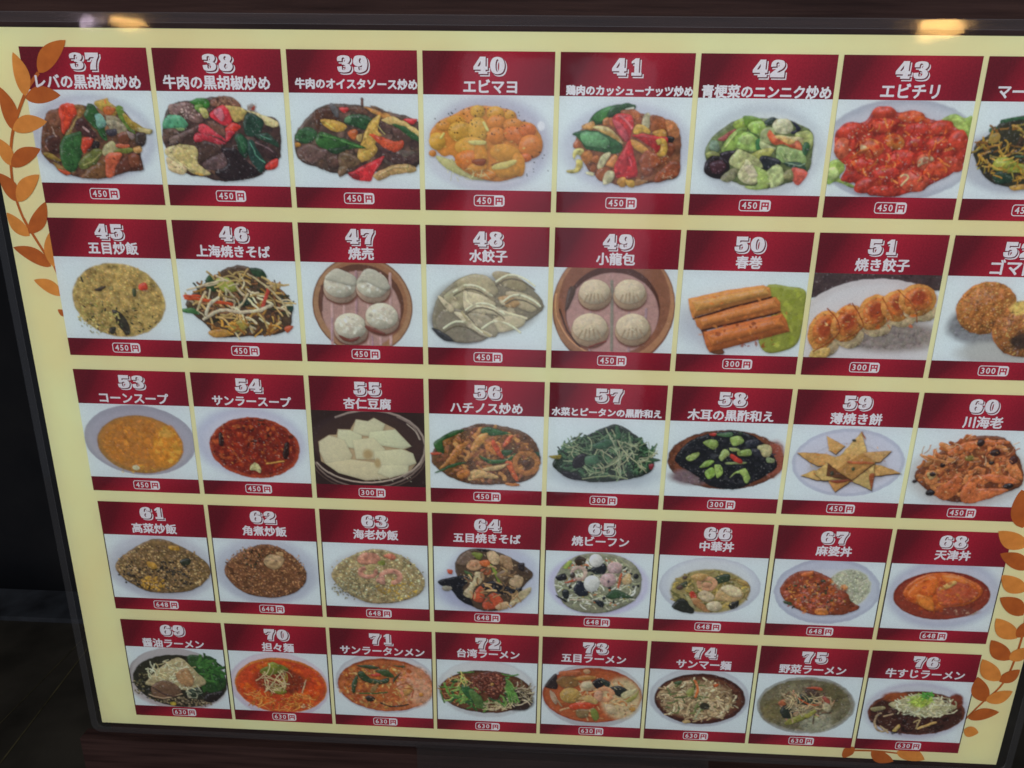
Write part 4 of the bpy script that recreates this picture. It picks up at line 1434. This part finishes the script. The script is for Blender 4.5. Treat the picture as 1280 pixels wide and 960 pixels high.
S|shine|40|cc8048 c87040|489|479|394|193|14|0
S|grain|12|b89a80|744|636|54|30|14|24
71
F|8f98a8|531|307|508|357|14
F|a2aab6|532|286|476|314|35
F|8a4420|526|332|482|311|7
F|a05c30|530|338|467|294|14
F|b07c5c|826|333|175|231|70
S|blob|160|a8642c 984c28 b07038 b8844c 8f4424|477|341|421|263|38|0
S|grain|120|b0803a bd8e44 94502c c09a60|459|352|386|253|23|38
F|bb9078|860|373|122|147|52
S|blob|50|b8806a b47a60 c09888|810|292|157|188|31|0
P|33482c|243 114 383 103 485 133 381 148|
P|2e4830|247 218 293 174 376 252 480 268 568 242 548 306 408 324 305 287|
P|2f4a30|179 346 228 239 253 259 220 407 192 441|
P|3a5230|432 166 537 140 621 219 586 241 483 205|
L|3c5a30|17|262 437 403 436 544 415
P|38402c|620 239 692 173 655 238 601 303|
P|4a5030|608 95 729 93 711 119|
P|2a2820|313 487 367 463 418 503 346 538|
L|2c2c24|16|469 542 556 580 644 575 751 548
P|8a7444|369 399 443 311 460 331 404 419|
P|b08c50|703 381 775 315 808 376 736 443|
L|94603c|12|616 365 723 296 792 335
L|8f5034|12|721 359 808 376 788 461
S|shine|90|c09070 c8a488 b87c50|547|348|421|253|15|0
E|c0843c|885|424|28|25|0
P|a83c28|378 211 466 196 482 226 394 235|
72
F|98a0ac|496|326|493|334|28
F|a8b0ba|487|295|453|292|35
F|4a2c1c|491|358|464|251|7
F|5c3824|487|358|442|226|17
S|noodle|60|a07048 8a4c2c b08a64 6a3820|210|352|191|168|11|115
F|2a1c18|817|445|156|126|35
S|noodle|40|9a9480 b0a894 6a6450|833|381|138|147|11|114
S|noodle|70|3f6a38 55803c 2c5030 6a8c4c 7a9a58|453|360|399|199|23|133
P|2c5a34|237 309 280 265 366 344 453 423 383 490 279 411|
P|4a6a38|314 346 418 383 488 527 401 553|
L|5a8844|19|693 212 731 471
L|5a8844|19|707 223 762 469
L|5a8844|19|721 235 793 467
L|5a8844|19|735 247 824 466
L|4a7840|17|590 125 727 158 812 138
L|4a7038|17|212 144 367 136
L|88a060|15|194 228 263 245
L|55803c|15|37 324 210 321
L|486c38|15|36 362 69 507
S|noodle|30|b4aa8c a8a080|592|521|157|55|10|77
P|54281c|297 285 367 198 487 120 624 123 693 222 660 349 592 447 505 399 453 318|
S|grain|200|6e3824 84483a 54281c 94604c 7a4030|504|263|181|129|21|25
E|b08c44|553|267|17|19|0
S|shine|40|a8786a b89080|504|253|164|125|11|0
S|noodle|14|b09a70 a4a060|228|226|104|83|9|95
73
F|8a929f|511|351|504|371|21
F|9ca4ae|517|286|462|279|35
F|8a3c1c|502|345|492|323|7
F|9a5028|503|351|474|302|18
F|b0a484|786|368|194|237|71
S|noodle|80|a87a50 b08a60 986038 b89a74 b4a88c|539|382|389|238|16|98
P|2a2022|30 258 88 149 140 114 154 273 110 286|
P|7a5c34|142 188 228 120 334 136 356 241 216 270|
P|a07838|300 159 404 115 527 121 511 158 371 176|
P|a8603a|174 80 366 60 334 119 194 132|
E|a08a4c|286|357|103|91|0
S|blob|20|b09c60 988040|281|357|85|69|23|0
E|b8a488|450|236|74|60|0
E|c4b49c|444|226|53|38|0
E|b0906c|437|67|35|29|0
P|16161c|495 191 563 140 617 163 587 261 533 253|
P|1c2424|665 246 760 215 851 268 785 347 712 307|
P|20302a|581 144 670 181 656 236 601 206|
L|b48a6c|51|688 356 666 376 636 387 605 386 577 373 558 351 551 324 558 297 577 275 605 261 636 259 666 269 688 288 698 314
E|b4907a|564|348|46|65|0
P|b8431c|277 483 364 435 506 427 570 456 474 505 332 524|
P|b0a48c|631 442 721 458 761 544 672 549|
P|8a8c48|841 387 932 296 955 251 943 338 877 406|
P|b0b090|784 325 868 256 938 252 839 365|
P|6a7c34|492 515 545 501 585 597 534 645|
P|7a6a48|350 523 474 516 461 605 371 610|
P|a09080|84 299 149 381 151 468 96 406|
L|8a7c64|16|131 382 206 487
P|a8823a|872 472 925 458 936 501 893 514|
S|blob|20|6a5a4a b09a80|830|507|62|44|20|0
P|a89460|362 391 467 342 558 402 542 447 434 409|
S|shine|60|c8b89c c4b09a|538|360|389|237|14|0
74
F|8c94a6|505|316|488|342|24
F|9ca6b4|502|284|456|298|35
F|3a1a14|512|331|446|295|7
F|5a3424|506|327|418|257|17
F|8a7a60|490|338|349|214|52
S|noodle|300|a09274 b4a88c 84745a c0b49a 94846a 6a5a44|490|338|375|231|17|116
S|noodle|20|5a6a3c 4c5c38|419|332|262|193|17|97
L|b5683c|23|444 117 488 221 469 307
P|8a9450|377 248 443 202 450 287 400 311|
P|3a5434|247 149 314 124 317 156 266 173|
L|6c7a50|19|505 316 469 502
L|8a9478|17|556 303 519 477 474 567
L|b0a488|23|543 346 612 342 647 427 696 489
L|b4aa92|19|682 339 762 442
L|aca080|20|400 528 424 396 508 348
F|2c2c20|566|410|52|43|17
S|blob|12|3a1c14 2c1612|819|310|87|128|23|0
P|a8501c|629 150 681 147 667 179 632 181|
E|b09a6c|407|604|42|22|0
S|shine|60|bcb298 c0b8a2|489|328|349|214|12|0
S|dot|30|241410|506|327|383|257|12|0
75
F|6c706c|498|350|475|329|8
F|808078|501|350|456|306|11
F|5e5c48|491|345|437|292|11
F|74705c|490|334|399|247|76
F|6a6444|204|421|134|142|76
F|84887a|623|541|153|119|57
F|5c583e|697|252|170|163|75
S|noodle|80|8a7c64 a09478 6a5444 584c40 a8826a|491|345|266|188|15|106
P|242c26|261 418 292 356 375 411 378 507 290 500|
P|2c3830|395 268 446 218 565 259 610 303 501 345 412 326|
P|4c3c34|459 171 550 147 619 232 525 238|
P|a84a2c|474 142 605 128 630 173 552 161|
P|8a4438|657 230 720 274 711 345 647 301|
P|a8603c|231 324 283 286 301 356 244 359|
P|80843c|317 558 422 480 513 439 538 486 451 551 359 585|
P|8c8c40|499 476 584 399 607 422 540 497|
P|7c8444|594 470 632 468 646 503 607 498|
L|a8542e|15|414 267 518 332 614 339
L|9a9070|13|359 436 403 553
L|a0a088|13|410 385 480 477
P|94907a|666 300 748 343 739 415 679 394|
S|noodle|30|b0a888 9a8c6c|496|310|209|141|8|126
S|blob|10|9c9c8c 8e9080|642|540|115|84|34|0
76
F|8f92aa|514|357|487|328|75
F|9ca2b4|512|346|459|280|37
F|5c3226|518|381|465|253|7
F|3c201a|520|393|443|230|15
F|86441f|299|205|131|56|30
S|blob|110|241412 34201c 1c100e 4a302a|476|466|358|165|38|0
S|shine|70|6a564e 8a786c 54403a|457|467|358|154|19|0
F|6a3020|867|232|74|92|26
L|94846c|21|272 595 255 608 236 614 215 612 195 603 176 586 159 564 147 537 140 508 139 479 143 452 152 428 166 411 183 400
L|a08e74|19|223 433 295 405
L|9a8c70|19|205 554 292 621
P|a8904c|326 595 371 520 394 543 366 604|
L|b09460|25|568 557 724 476
L|a89870|15|518 488 570 461 549 558
P|8a8460|77 346 186 317 210 351 120 380|
P|a0a080|238 290 376 213 516 158 677 219 876 278 866 326 711 405 524 416 343 355|
S|noodle|130|b4b49c a8a88c c0c0ac 949478|597|294|298|121|12|104
F|8ca038|533|251|93|60|41
S|noodle|30|a0b460 8ca84c|529|228|112|69|10|83
S|noodle|16|4a8a3c 5a9c44 3c7a34|579|174|56|37|14|54
S|shine|30|c8ccb8 bcc0a4|578|295|261|105|13|0'''.split('\n'):
    if l.isdigit(): cur = DISH.setdefault(int(l), [])
    else: cur.append(l)

ROWS = [(-0.0, 1.129), (1.2409, 2.3682), (2.4908, 3.6142), (3.7197, 4.8338), (4.9477, 6.053)]
ADJ = [(0.0, 0.0), (-0.00938, 0.00181), (-0.01136, 0.00132), (0.00574, -0.00244), (0.02838, -0.00729)]
CARDW = 0.9608
HD = [.297, .306, .304, .33, .30]
FT = [.973, .979, .987, .987, .985]
PRICE = {**{n: '450' for n in range(37, 61)}, **{n: '300' for n in (50, 51, 52, 55, 57, 58)}, **{n: '648' for n in range(61, 69)}, **{n: '630' for n in range(69, 77)}}
ZC, ZP, ZN = 0.0, -.0008, -.0019

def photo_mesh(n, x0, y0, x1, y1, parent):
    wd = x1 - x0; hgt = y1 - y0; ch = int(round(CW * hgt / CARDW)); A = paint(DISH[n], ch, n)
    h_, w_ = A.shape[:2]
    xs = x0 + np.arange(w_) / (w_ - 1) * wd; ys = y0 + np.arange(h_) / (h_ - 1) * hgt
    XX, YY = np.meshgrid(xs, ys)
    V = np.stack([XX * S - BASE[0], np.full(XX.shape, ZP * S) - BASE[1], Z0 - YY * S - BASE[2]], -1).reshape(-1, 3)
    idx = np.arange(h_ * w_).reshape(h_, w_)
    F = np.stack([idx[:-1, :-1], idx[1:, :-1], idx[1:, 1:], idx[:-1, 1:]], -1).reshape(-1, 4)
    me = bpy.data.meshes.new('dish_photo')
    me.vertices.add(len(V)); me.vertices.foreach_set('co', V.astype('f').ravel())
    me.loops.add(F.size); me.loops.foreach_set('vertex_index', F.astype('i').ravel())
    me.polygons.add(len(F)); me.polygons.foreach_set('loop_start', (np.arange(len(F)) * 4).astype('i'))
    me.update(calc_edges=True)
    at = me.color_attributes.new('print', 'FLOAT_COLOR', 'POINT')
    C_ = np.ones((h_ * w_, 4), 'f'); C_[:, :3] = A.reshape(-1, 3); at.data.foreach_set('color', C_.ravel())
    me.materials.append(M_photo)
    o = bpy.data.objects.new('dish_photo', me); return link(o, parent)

for n in range(37, 77):
    r_, c_ = (n - 37) // 8, (n - 37) % 8
    x0 = -4 + ADJ[r_][0] + c_ * (1 + ADJ[r_][1]); y0, yb = ROWS[r_]; x1 = x0 + CARDW
    e = part('menu_entry', rect(x0, y0, x1, yb, ZC), [(0, 1, 2, 3)], M_card, uvs=[(0, 1), (0, 0), (1, 0), (1, 1)])
    e.data.name = 'menu_entry'
    # header and footer bands carry their own sweep of the gradient
    e.data.clear_geometry()
    bands = [(y0, y0 + HD[r_]), (y0 + HD[r_], y0 + FT[r_]), (y0 + FT[r_], yb)]
    vv, ff, uu = [], [], []
    for k_, (ya, yc) in enumerate(bands):
        vv += [tuple(q - BASE) for q in rect(x0, ya, x1, yc, ZC)]; ff.append(tuple(range(4 * k_, 4 * k_ + 4)))
        uu += [(0, 1), (0, 0), (1, 0), (1, 1)]
    e.data.from_pydata(vv, [], ff)
    l_ = e.data.uv_layers.get('UVMap') or e.data.uv_layers.new(name='UVMap')
    for i, q in enumerate(uu): l_.data[i].uv = q
    for i, pl in enumerate(e.data.polygons): pl.material_index = 1 if i == 1 else 0
    if len(e.data.materials) < 2: e.data.materials.append(M_outline)
    e['label'] = 'maroon menu card numbered %d priced %s yen' % (n, PRICE[n])
    g = .010 if r_ >= 3 else 0.0
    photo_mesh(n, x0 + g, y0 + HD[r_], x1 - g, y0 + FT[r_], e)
    if r_ >= 3:
        pass
    # number
    mb = MB(); cx = x0 + .484; cy = y0 + .096 + (.004 if r_ > 0 else 0)
    dw, dh, gp = .106, .116, .016
    for i, d in enumerate(str(n)):
        X = cx + (i - .5) * (dw + gp); wf = .85 if d == '1' else 1.0
        nm = (np.array([0., 0.]), np.array([.9, 1.]))
        mb.glyph('o' + d, X, cy, dw * wf, dh, ZN - .000, 0, .014, .013, nm)
        mb.glyph('o' + d, X, cy, dw * wf, dh, ZN - .0006, 1, .006, .005, nm)
        mb.glyph('d' + d, X, cy, dw * wf, dh, ZN - .0012, 0, 0, 0, nm)
    part('dish_number', mb.v, mb.f, [M_white, M_maroon], e, fm=mb.m)
    # name
    body, nx, ny, nw = names[n]; V, F = G['n%d' % n]
    bw, bh = (V.max(0) - V.min(0)); k_ = nw / bw
    mid = .36   # optical middle of a full width glyph box above the baseline
    mb = MB(); lo = V.min(0)
    kk = k_
    # a heavy hand-lettered weight: the strokes are thickened by overprinting them around a small circle
    for j in range(7):
        rr = 0 if j == 6 else .0034; ax, ay = rr * 1.1 * math.cos(j * 1.047), rr * math.sin(j * 1.047)
        mb.add([U(x0 + nx + ax + (p[0] - lo[0] - bw / 2) * kk, y0 + ny - .014 + ay - (p[1] - mid) * kk, ZN - .00004 * j) for p in V], F)
    part('dish_name', mb.v, mb.f, [M_white], e)
    # price tag: outlined pill, digits, filled right end with the yen sign
    mb = MB(); px0, pw, ph = x0 + .372, .235, .084; py = y0 + (FT[r_] + (yb - y0)) / 2 - ph / 2
    o1 = rounded(px0, py, px0 + pw, py + ph, .022, ZN); o2 = rounded(px0 + .006, py + .006, px0 + pw - .006, py + ph - .006, .017, ZN)
    N_ = len(o1); mb.add(o1 + o2, [(i, (i + 1) % N_, N_ + (i + 1) % N_, N_ + i) for i in range(N_)])
    xs_ = px0 + pw * .66
    q = rounded(xs_, py + .0055, px0 + pw - .0055, py + ph - .0055, .017, ZN - .0003, corners=(0, 0, 1, 1)); mb.add(q, [tuple(range(len(q)))])
    V, F = G['p' + PRICE[n]]
    mb.glyph('p' + PRICE[n], px0 + pw * .335, py + ph / 2, .112, .050, ZN, 0)
    ux_, uy_ = px0 + pw * .823, py + ph / 2 + .001
    for (ax, ay, bx, by) in ((-.028, -.026, -.017, .028), (.017, -.026, .028, .028), (-.017, -.026, .017, -.016), (-.017, -.002, .017, .008), (-.005, -.016, .005, -.002)):
        mb.add(rect(ux_ + ax, uy_ + ay, ux_ + bx, uy_ + by, ZN - .0007), [(0, 1, 2, 3)], 1)
    part('price_tag', mb.v, mb.f, [M_white, M_red], e, fm=mb.m)

# ---- printed leaf sprays
LEAVES = '''-3.881 0.180 -3.634 -0.046 0.116 m
-4.010 0.344 -4.050 0.039 0.106 l
-4.013 0.361 -3.737 0.335 0.107 d
-4.151 0.591 -4.202 0.278 0.108 d
-4.157 0.586 -3.876 0.524 0.109 l
-4.221 0.851 -4.294 0.646 0.099 l
-4.222 0.857 -3.962 0.723 0.105 d
-4.223 1.123 -4.334 0.907 0.107 d
-4.223 1.123 -4.010 0.914 0.107 l
-4.179 1.371 -3.996 1.119 0.103 d
-4.176 1.390 -4.330 1.209 0.098 l
-4.042 1.629 -4.331 1.482 0.106 d
-4.023 1.635 -4.006 1.355 0.082 l
-3.990 1.863 -4.209 1.743 0.096 l
-3.979 2.029 -4.052 1.984 0.049 d
4.015 3.668 3.932 3.314 0.198 d
4.092 3.841 3.825 3.706 0.140 l
4.141 4.064 3.883 3.919 0.126 d
4.174 4.278 3.940 4.129 0.136 l
4.206 4.520 3.972 4.351 0.138 d
4.203 4.761 3.982 4.563 0.140 l
4.201 4.752 4.290 4.557 0.116 d
4.189 4.990 3.987 4.788 0.134 d
4.189 4.990 4.314 4.856 0.118 l
4.145 5.218 3.951 4.994 0.136 l
4.147 5.227 4.301 5.088 0.111 d
4.072 5.452 3.947 5.185 0.137 d
4.070 5.443 4.288 5.325 0.121 l
3.953 5.648 4.216 5.561 0.114 d
3.941 5.777 4.078 5.806 0.106 l
2.976 6.124 2.885 6.063 0.133 d
3.141 6.085 3.366 6.186 0.116 d
3.377 6.071 3.650 6.150 0.134 l'''
STEMS = '''-3.881 0.180 -3.998 0.310 -4.128 0.533 -4.191 0.697 -4.227 0.881 -4.233 1.074 -4.205 1.234 -4.164 1.342 -4.077 1.527 -4.005 1.680 -3.967 2.036
4.189 4.285 4.245 4.667 4.226 5.066 4.167 5.287 4.044 5.471 3.922 5.677
2.909 6.080 3.192 6.073 3.448 6.095'''
def ribbon(P, w_, z):
    V = []; n = len(P)
    for i in range(n):
        a_ = np.array(P[max(0, i - 1)]); b__ = np.array(P[min(n - 1, i + 1)]); t = b__ - a_; t /= np.linalg.norm(t) + 1e-9
        nn = np.array([-t[1], t[0]]) * w_ / 2 * (1 - .3 * i / n)
        V += [U(*(np.array(P[i]) + nn), z), U(*(np.array(P[i]) - nn), z)]
    return V, [(2 * i, 2 * i + 1, 2 * i + 3, 2 * i + 2) for i in range(n - 1)]
def crom(P, n=6):
    P = [np.array(p) for p in P]; Q = []
    for i in range(len(P) - 1):
        p0, p1, p2, p3 = P[max(i - 1, 0)], P[i], P[i + 1], P[min(i + 2, len(P) - 1)]
        for t in np.arange(n) / n: Q.append(.5 * (2 * p1 + (p2 - p0) * t + (2 * p0 - 5 * p1 + 4 * p2 - p3) * t * t + (3 * p1 - p0 - 3 * p2 + p3) * t ** 3))
    return Q + [P[-1]]
sprays = []
for k_, l in enumerate(STEMS.split('\n')):
    n_ = list(map(float, l.split())); P = crom(list(zip(n_[::2], n_[1::2])))
    if k_ == 0:
        V, F = ribbon(P[:38], .026, -.0012); V2, F2 = ribbon(P[37:], .024, .0018)
        F += [tuple(i + len(V) for i in q) for q in F2]; V += V2
    else: V, F = ribbon(P, .022, .0018)
    s_ = part('leaf_spray', V, F, M_leaf['d']); sprays.append(s_)
    s_['label'] = ('rust leaf spray printed along the upper left border', 'rust leaf spray printed along the lower right border', 'small rust leaf spray printed under the bottom row')[k_]
for k_, l in enumerate(LEAVES.split('\n')):
    q = l.split(); x0, y0, x1, y1, wd = map(float, q[:5]); L_ = math.hypot(x1 - x0, y1 - y0); ux, uy = (x1 - x0) / L_, (y1 - y0) / L_
    own = sprays[0] if x0 < -2 else (sprays[2] if y0 > 5.95 and x0 < 3.6 else sprays[1])
    over = (own is sprays[0] and y0 < 1.25) or (own is sprays[1])
    z = (-.0014 if over else .0016) - .00006 * (k_ % 5)
    bend = .06 * (1 if k_ % 2 else -1)
    top, bot = [], []
    N_ = 12
    for i in range(N_ + 1):
        t = i / N_; h_ = wd * .57 * math.sin(math.pi * t ** .85) ** .8 if 0 < t < 1 else 0
        cx = x0 + ux * L_ * t - uy * bend * L_ * math.sin(math.pi * t); cy = y0 + uy * L_ * t + ux * bend * L_ * math.sin(math.pi * t)
        top.append((cx - uy * h_, cy + ux * h_)); bot.append((cx + uy * h_, cy - ux * h_))
    V = [U(*p, z) for p in top] + [U(*p, z) for p in bot]
    F = [(i, i + 1, N_ + 2 + i, N_ + 1 + i) for i in range(N_)]
    part('leaf', V, F, M_leaf[q[5]], own)

# ---- clear laminate: a thin sheet reaching past the paper, its welded edge standing slightly proud
FX0, FY0, FX1, FY1, FR = -4.43, -.232, 4.44, 6.255, .09
o1 = rounded(FX0, FY0, FX1, FY1, FR, -.03, 8)
part('laminate_film', o1, [tuple(range(len(o1)))], M_film)
def edge_bead(name, d0, d1, z0_, z1_, m):
    a1 = rounded(FX0 + d0, FY0 + d0, FX1 - d0, FY1 - d0, FR, z0_, 8); a2 = rounded(FX0 + d1, FY0 + d1, FX1 - d1, FY1 - d1, max(.01, FR - d1), z1_, 8); N_ = len(a1)
    part(name, a1 + a2, [(i, (i + 1) % N_, N_ + (i + 1) % N_, N_ + i) for i in range(N_)], m)
edge_bead('laminate_margin', .004, .068, -.0305, -.0305, M_margin)
edge_bead('laminate_rim', -.001, .005, -.026, -.034, M_edge)
edge_bead('laminate_seam', .066, .069, -.0315, -.0325, M_edge)

# ---- clear tape strip under the menu
tv = [U(x, y, z) for x, y, z in ((-1.19, 6.235, -.045), (-1.19, 6.44, -.045), (-1.17, 6.9, -.045), (1.66, 6.9, -.045), (1.63, 6.44, -.045), (1.62, 6.21, -.045), (-.42, 6.235, -.045), (-.42, 6.44, -.045))]
tp = mesh_obj('clear_tape', tv, [(0, 1, 7, 6), (6, 7, 4, 5), (1, 2, 3, 4, 7)], M_tape)
for pl in tp.data.polygons:
    if pl.normal.y > 0: pl.flip()
tp['label'] = 'wide strip of clear tape hanging from the middle of the bottom edge'; tp['category'] = 'tape'

# ---- lamps of the street and shop behind the viewer, seen mirrored in the film
def mirror(px_, py_, dist):
    """point on the mirrored ray: from the lens over the film, dist units out in front of it"""
    d = Vector(((px_ - 640) / 957.812, (py_ - 480) / 957.812, 1)); d = RC.transposed() @ d; c = Vector(CC)
    q = c + d * (-c.z / d.z); r = Vector((d.x, d.y, -d.z)); return q + r * (dist / d.z)
LAMPS = [(-13.51, -2.552, -20.0, 0.58, 0.09, 'a'), (11.544, -2.593, -20.0, 0.62, 0.26, 'b'), (-14.752, -2.565, -20.0, 0.2, 0.13, 'c')]
for (lx, ly, lz, rw, rh, kind) in LAMPS:
    t_ = thing('hanging_lamp', {'a': 'warm lantern hanging behind the viewer on the left', 'b': 'warm lantern hanging behind the viewer on the right', 'c': 'small pale pink lamp hanging behind the viewer'}[kind], 'lamp', U(lx, ly, lz), 'lamps hanging behind the viewer')
    V, F = [], []; N_ = 20; rings = ((.62, -1), (.9, -.5), (1, .1), (.95, .7), (.8, 1))
    for (rr, yy) in rings:
        for i in range(N_):
            an = 2 * math.pi * i / N_; V.append(Vector((rr * rw * math.cos(an), rr * rw * math.sin(an), -yy * rh)) * S)
    for j in range(4):
        for i in range(N_): F.append((j * N_ + i, j * N_ + (i + 1) % N_, (j + 1) * N_ + (i + 1) % N_, (j + 1) * N_ + i))
    F.append(tuple(range(N_))); F.append(tuple(range(4 * N_, 5 * N_)))
    mesh_obj('lamp_shade', V, F, M_lampcool if kind == 'c' else M_lamp, t_)
    V, F = [], []
    for zz in (rh * S, 1.2):
        for i in range(6):
            an = 2 * math.pi * i / 6; V.append(Vector((.004 * math.cos(an), .004 * math.sin(an), zz)))
    F = [(i, (i + 1) % 6, 6 + (i + 1) % 6, 6 + i) for i in range(6)]
    mesh_obj('cord', V, F, M_cord, t_)

# ---- added glow panel, out of view, lays a faint veil over mid film
pc = [mirror(px_, py_, 45) for px_, py_ in ((572, 70), (835, 90))]; pb = mirror(572, 610, 45)
wx0, wx1, wy0, wy1 = pc[0].x, pc[1].x, pc[0].y, pb.y
wt = thing('added_glow_panel', 'dim glowing panel added behind the viewer to veil the film', 'glow panel', U((wx0 + wx1) / 2, wy1, -45))
WB = U((wx0 + wx1) / 2, wy1, -45)
nx_ = 2
for i in range(nx_):
    a_ = wx0 + (wx1 - wx0) * i / nx_ + .4; b__ = wx0 + (wx1 - wx0) * (i + 1) / nx_ - .4
    mesh_obj('glow_pane', [q - WB for q in rect(a_, wy0, b__, wy1, -45)], [(3, 2, 1, 0)], M_veilglow, wt)
v, f = box(wx0 - 1, wy0 - 1, -45.6, wx1 + 1, wy1 + 1, -45.15)
mesh_obj('glow_panel_frame', [q - WB for q in v], f, M_cord, wt)
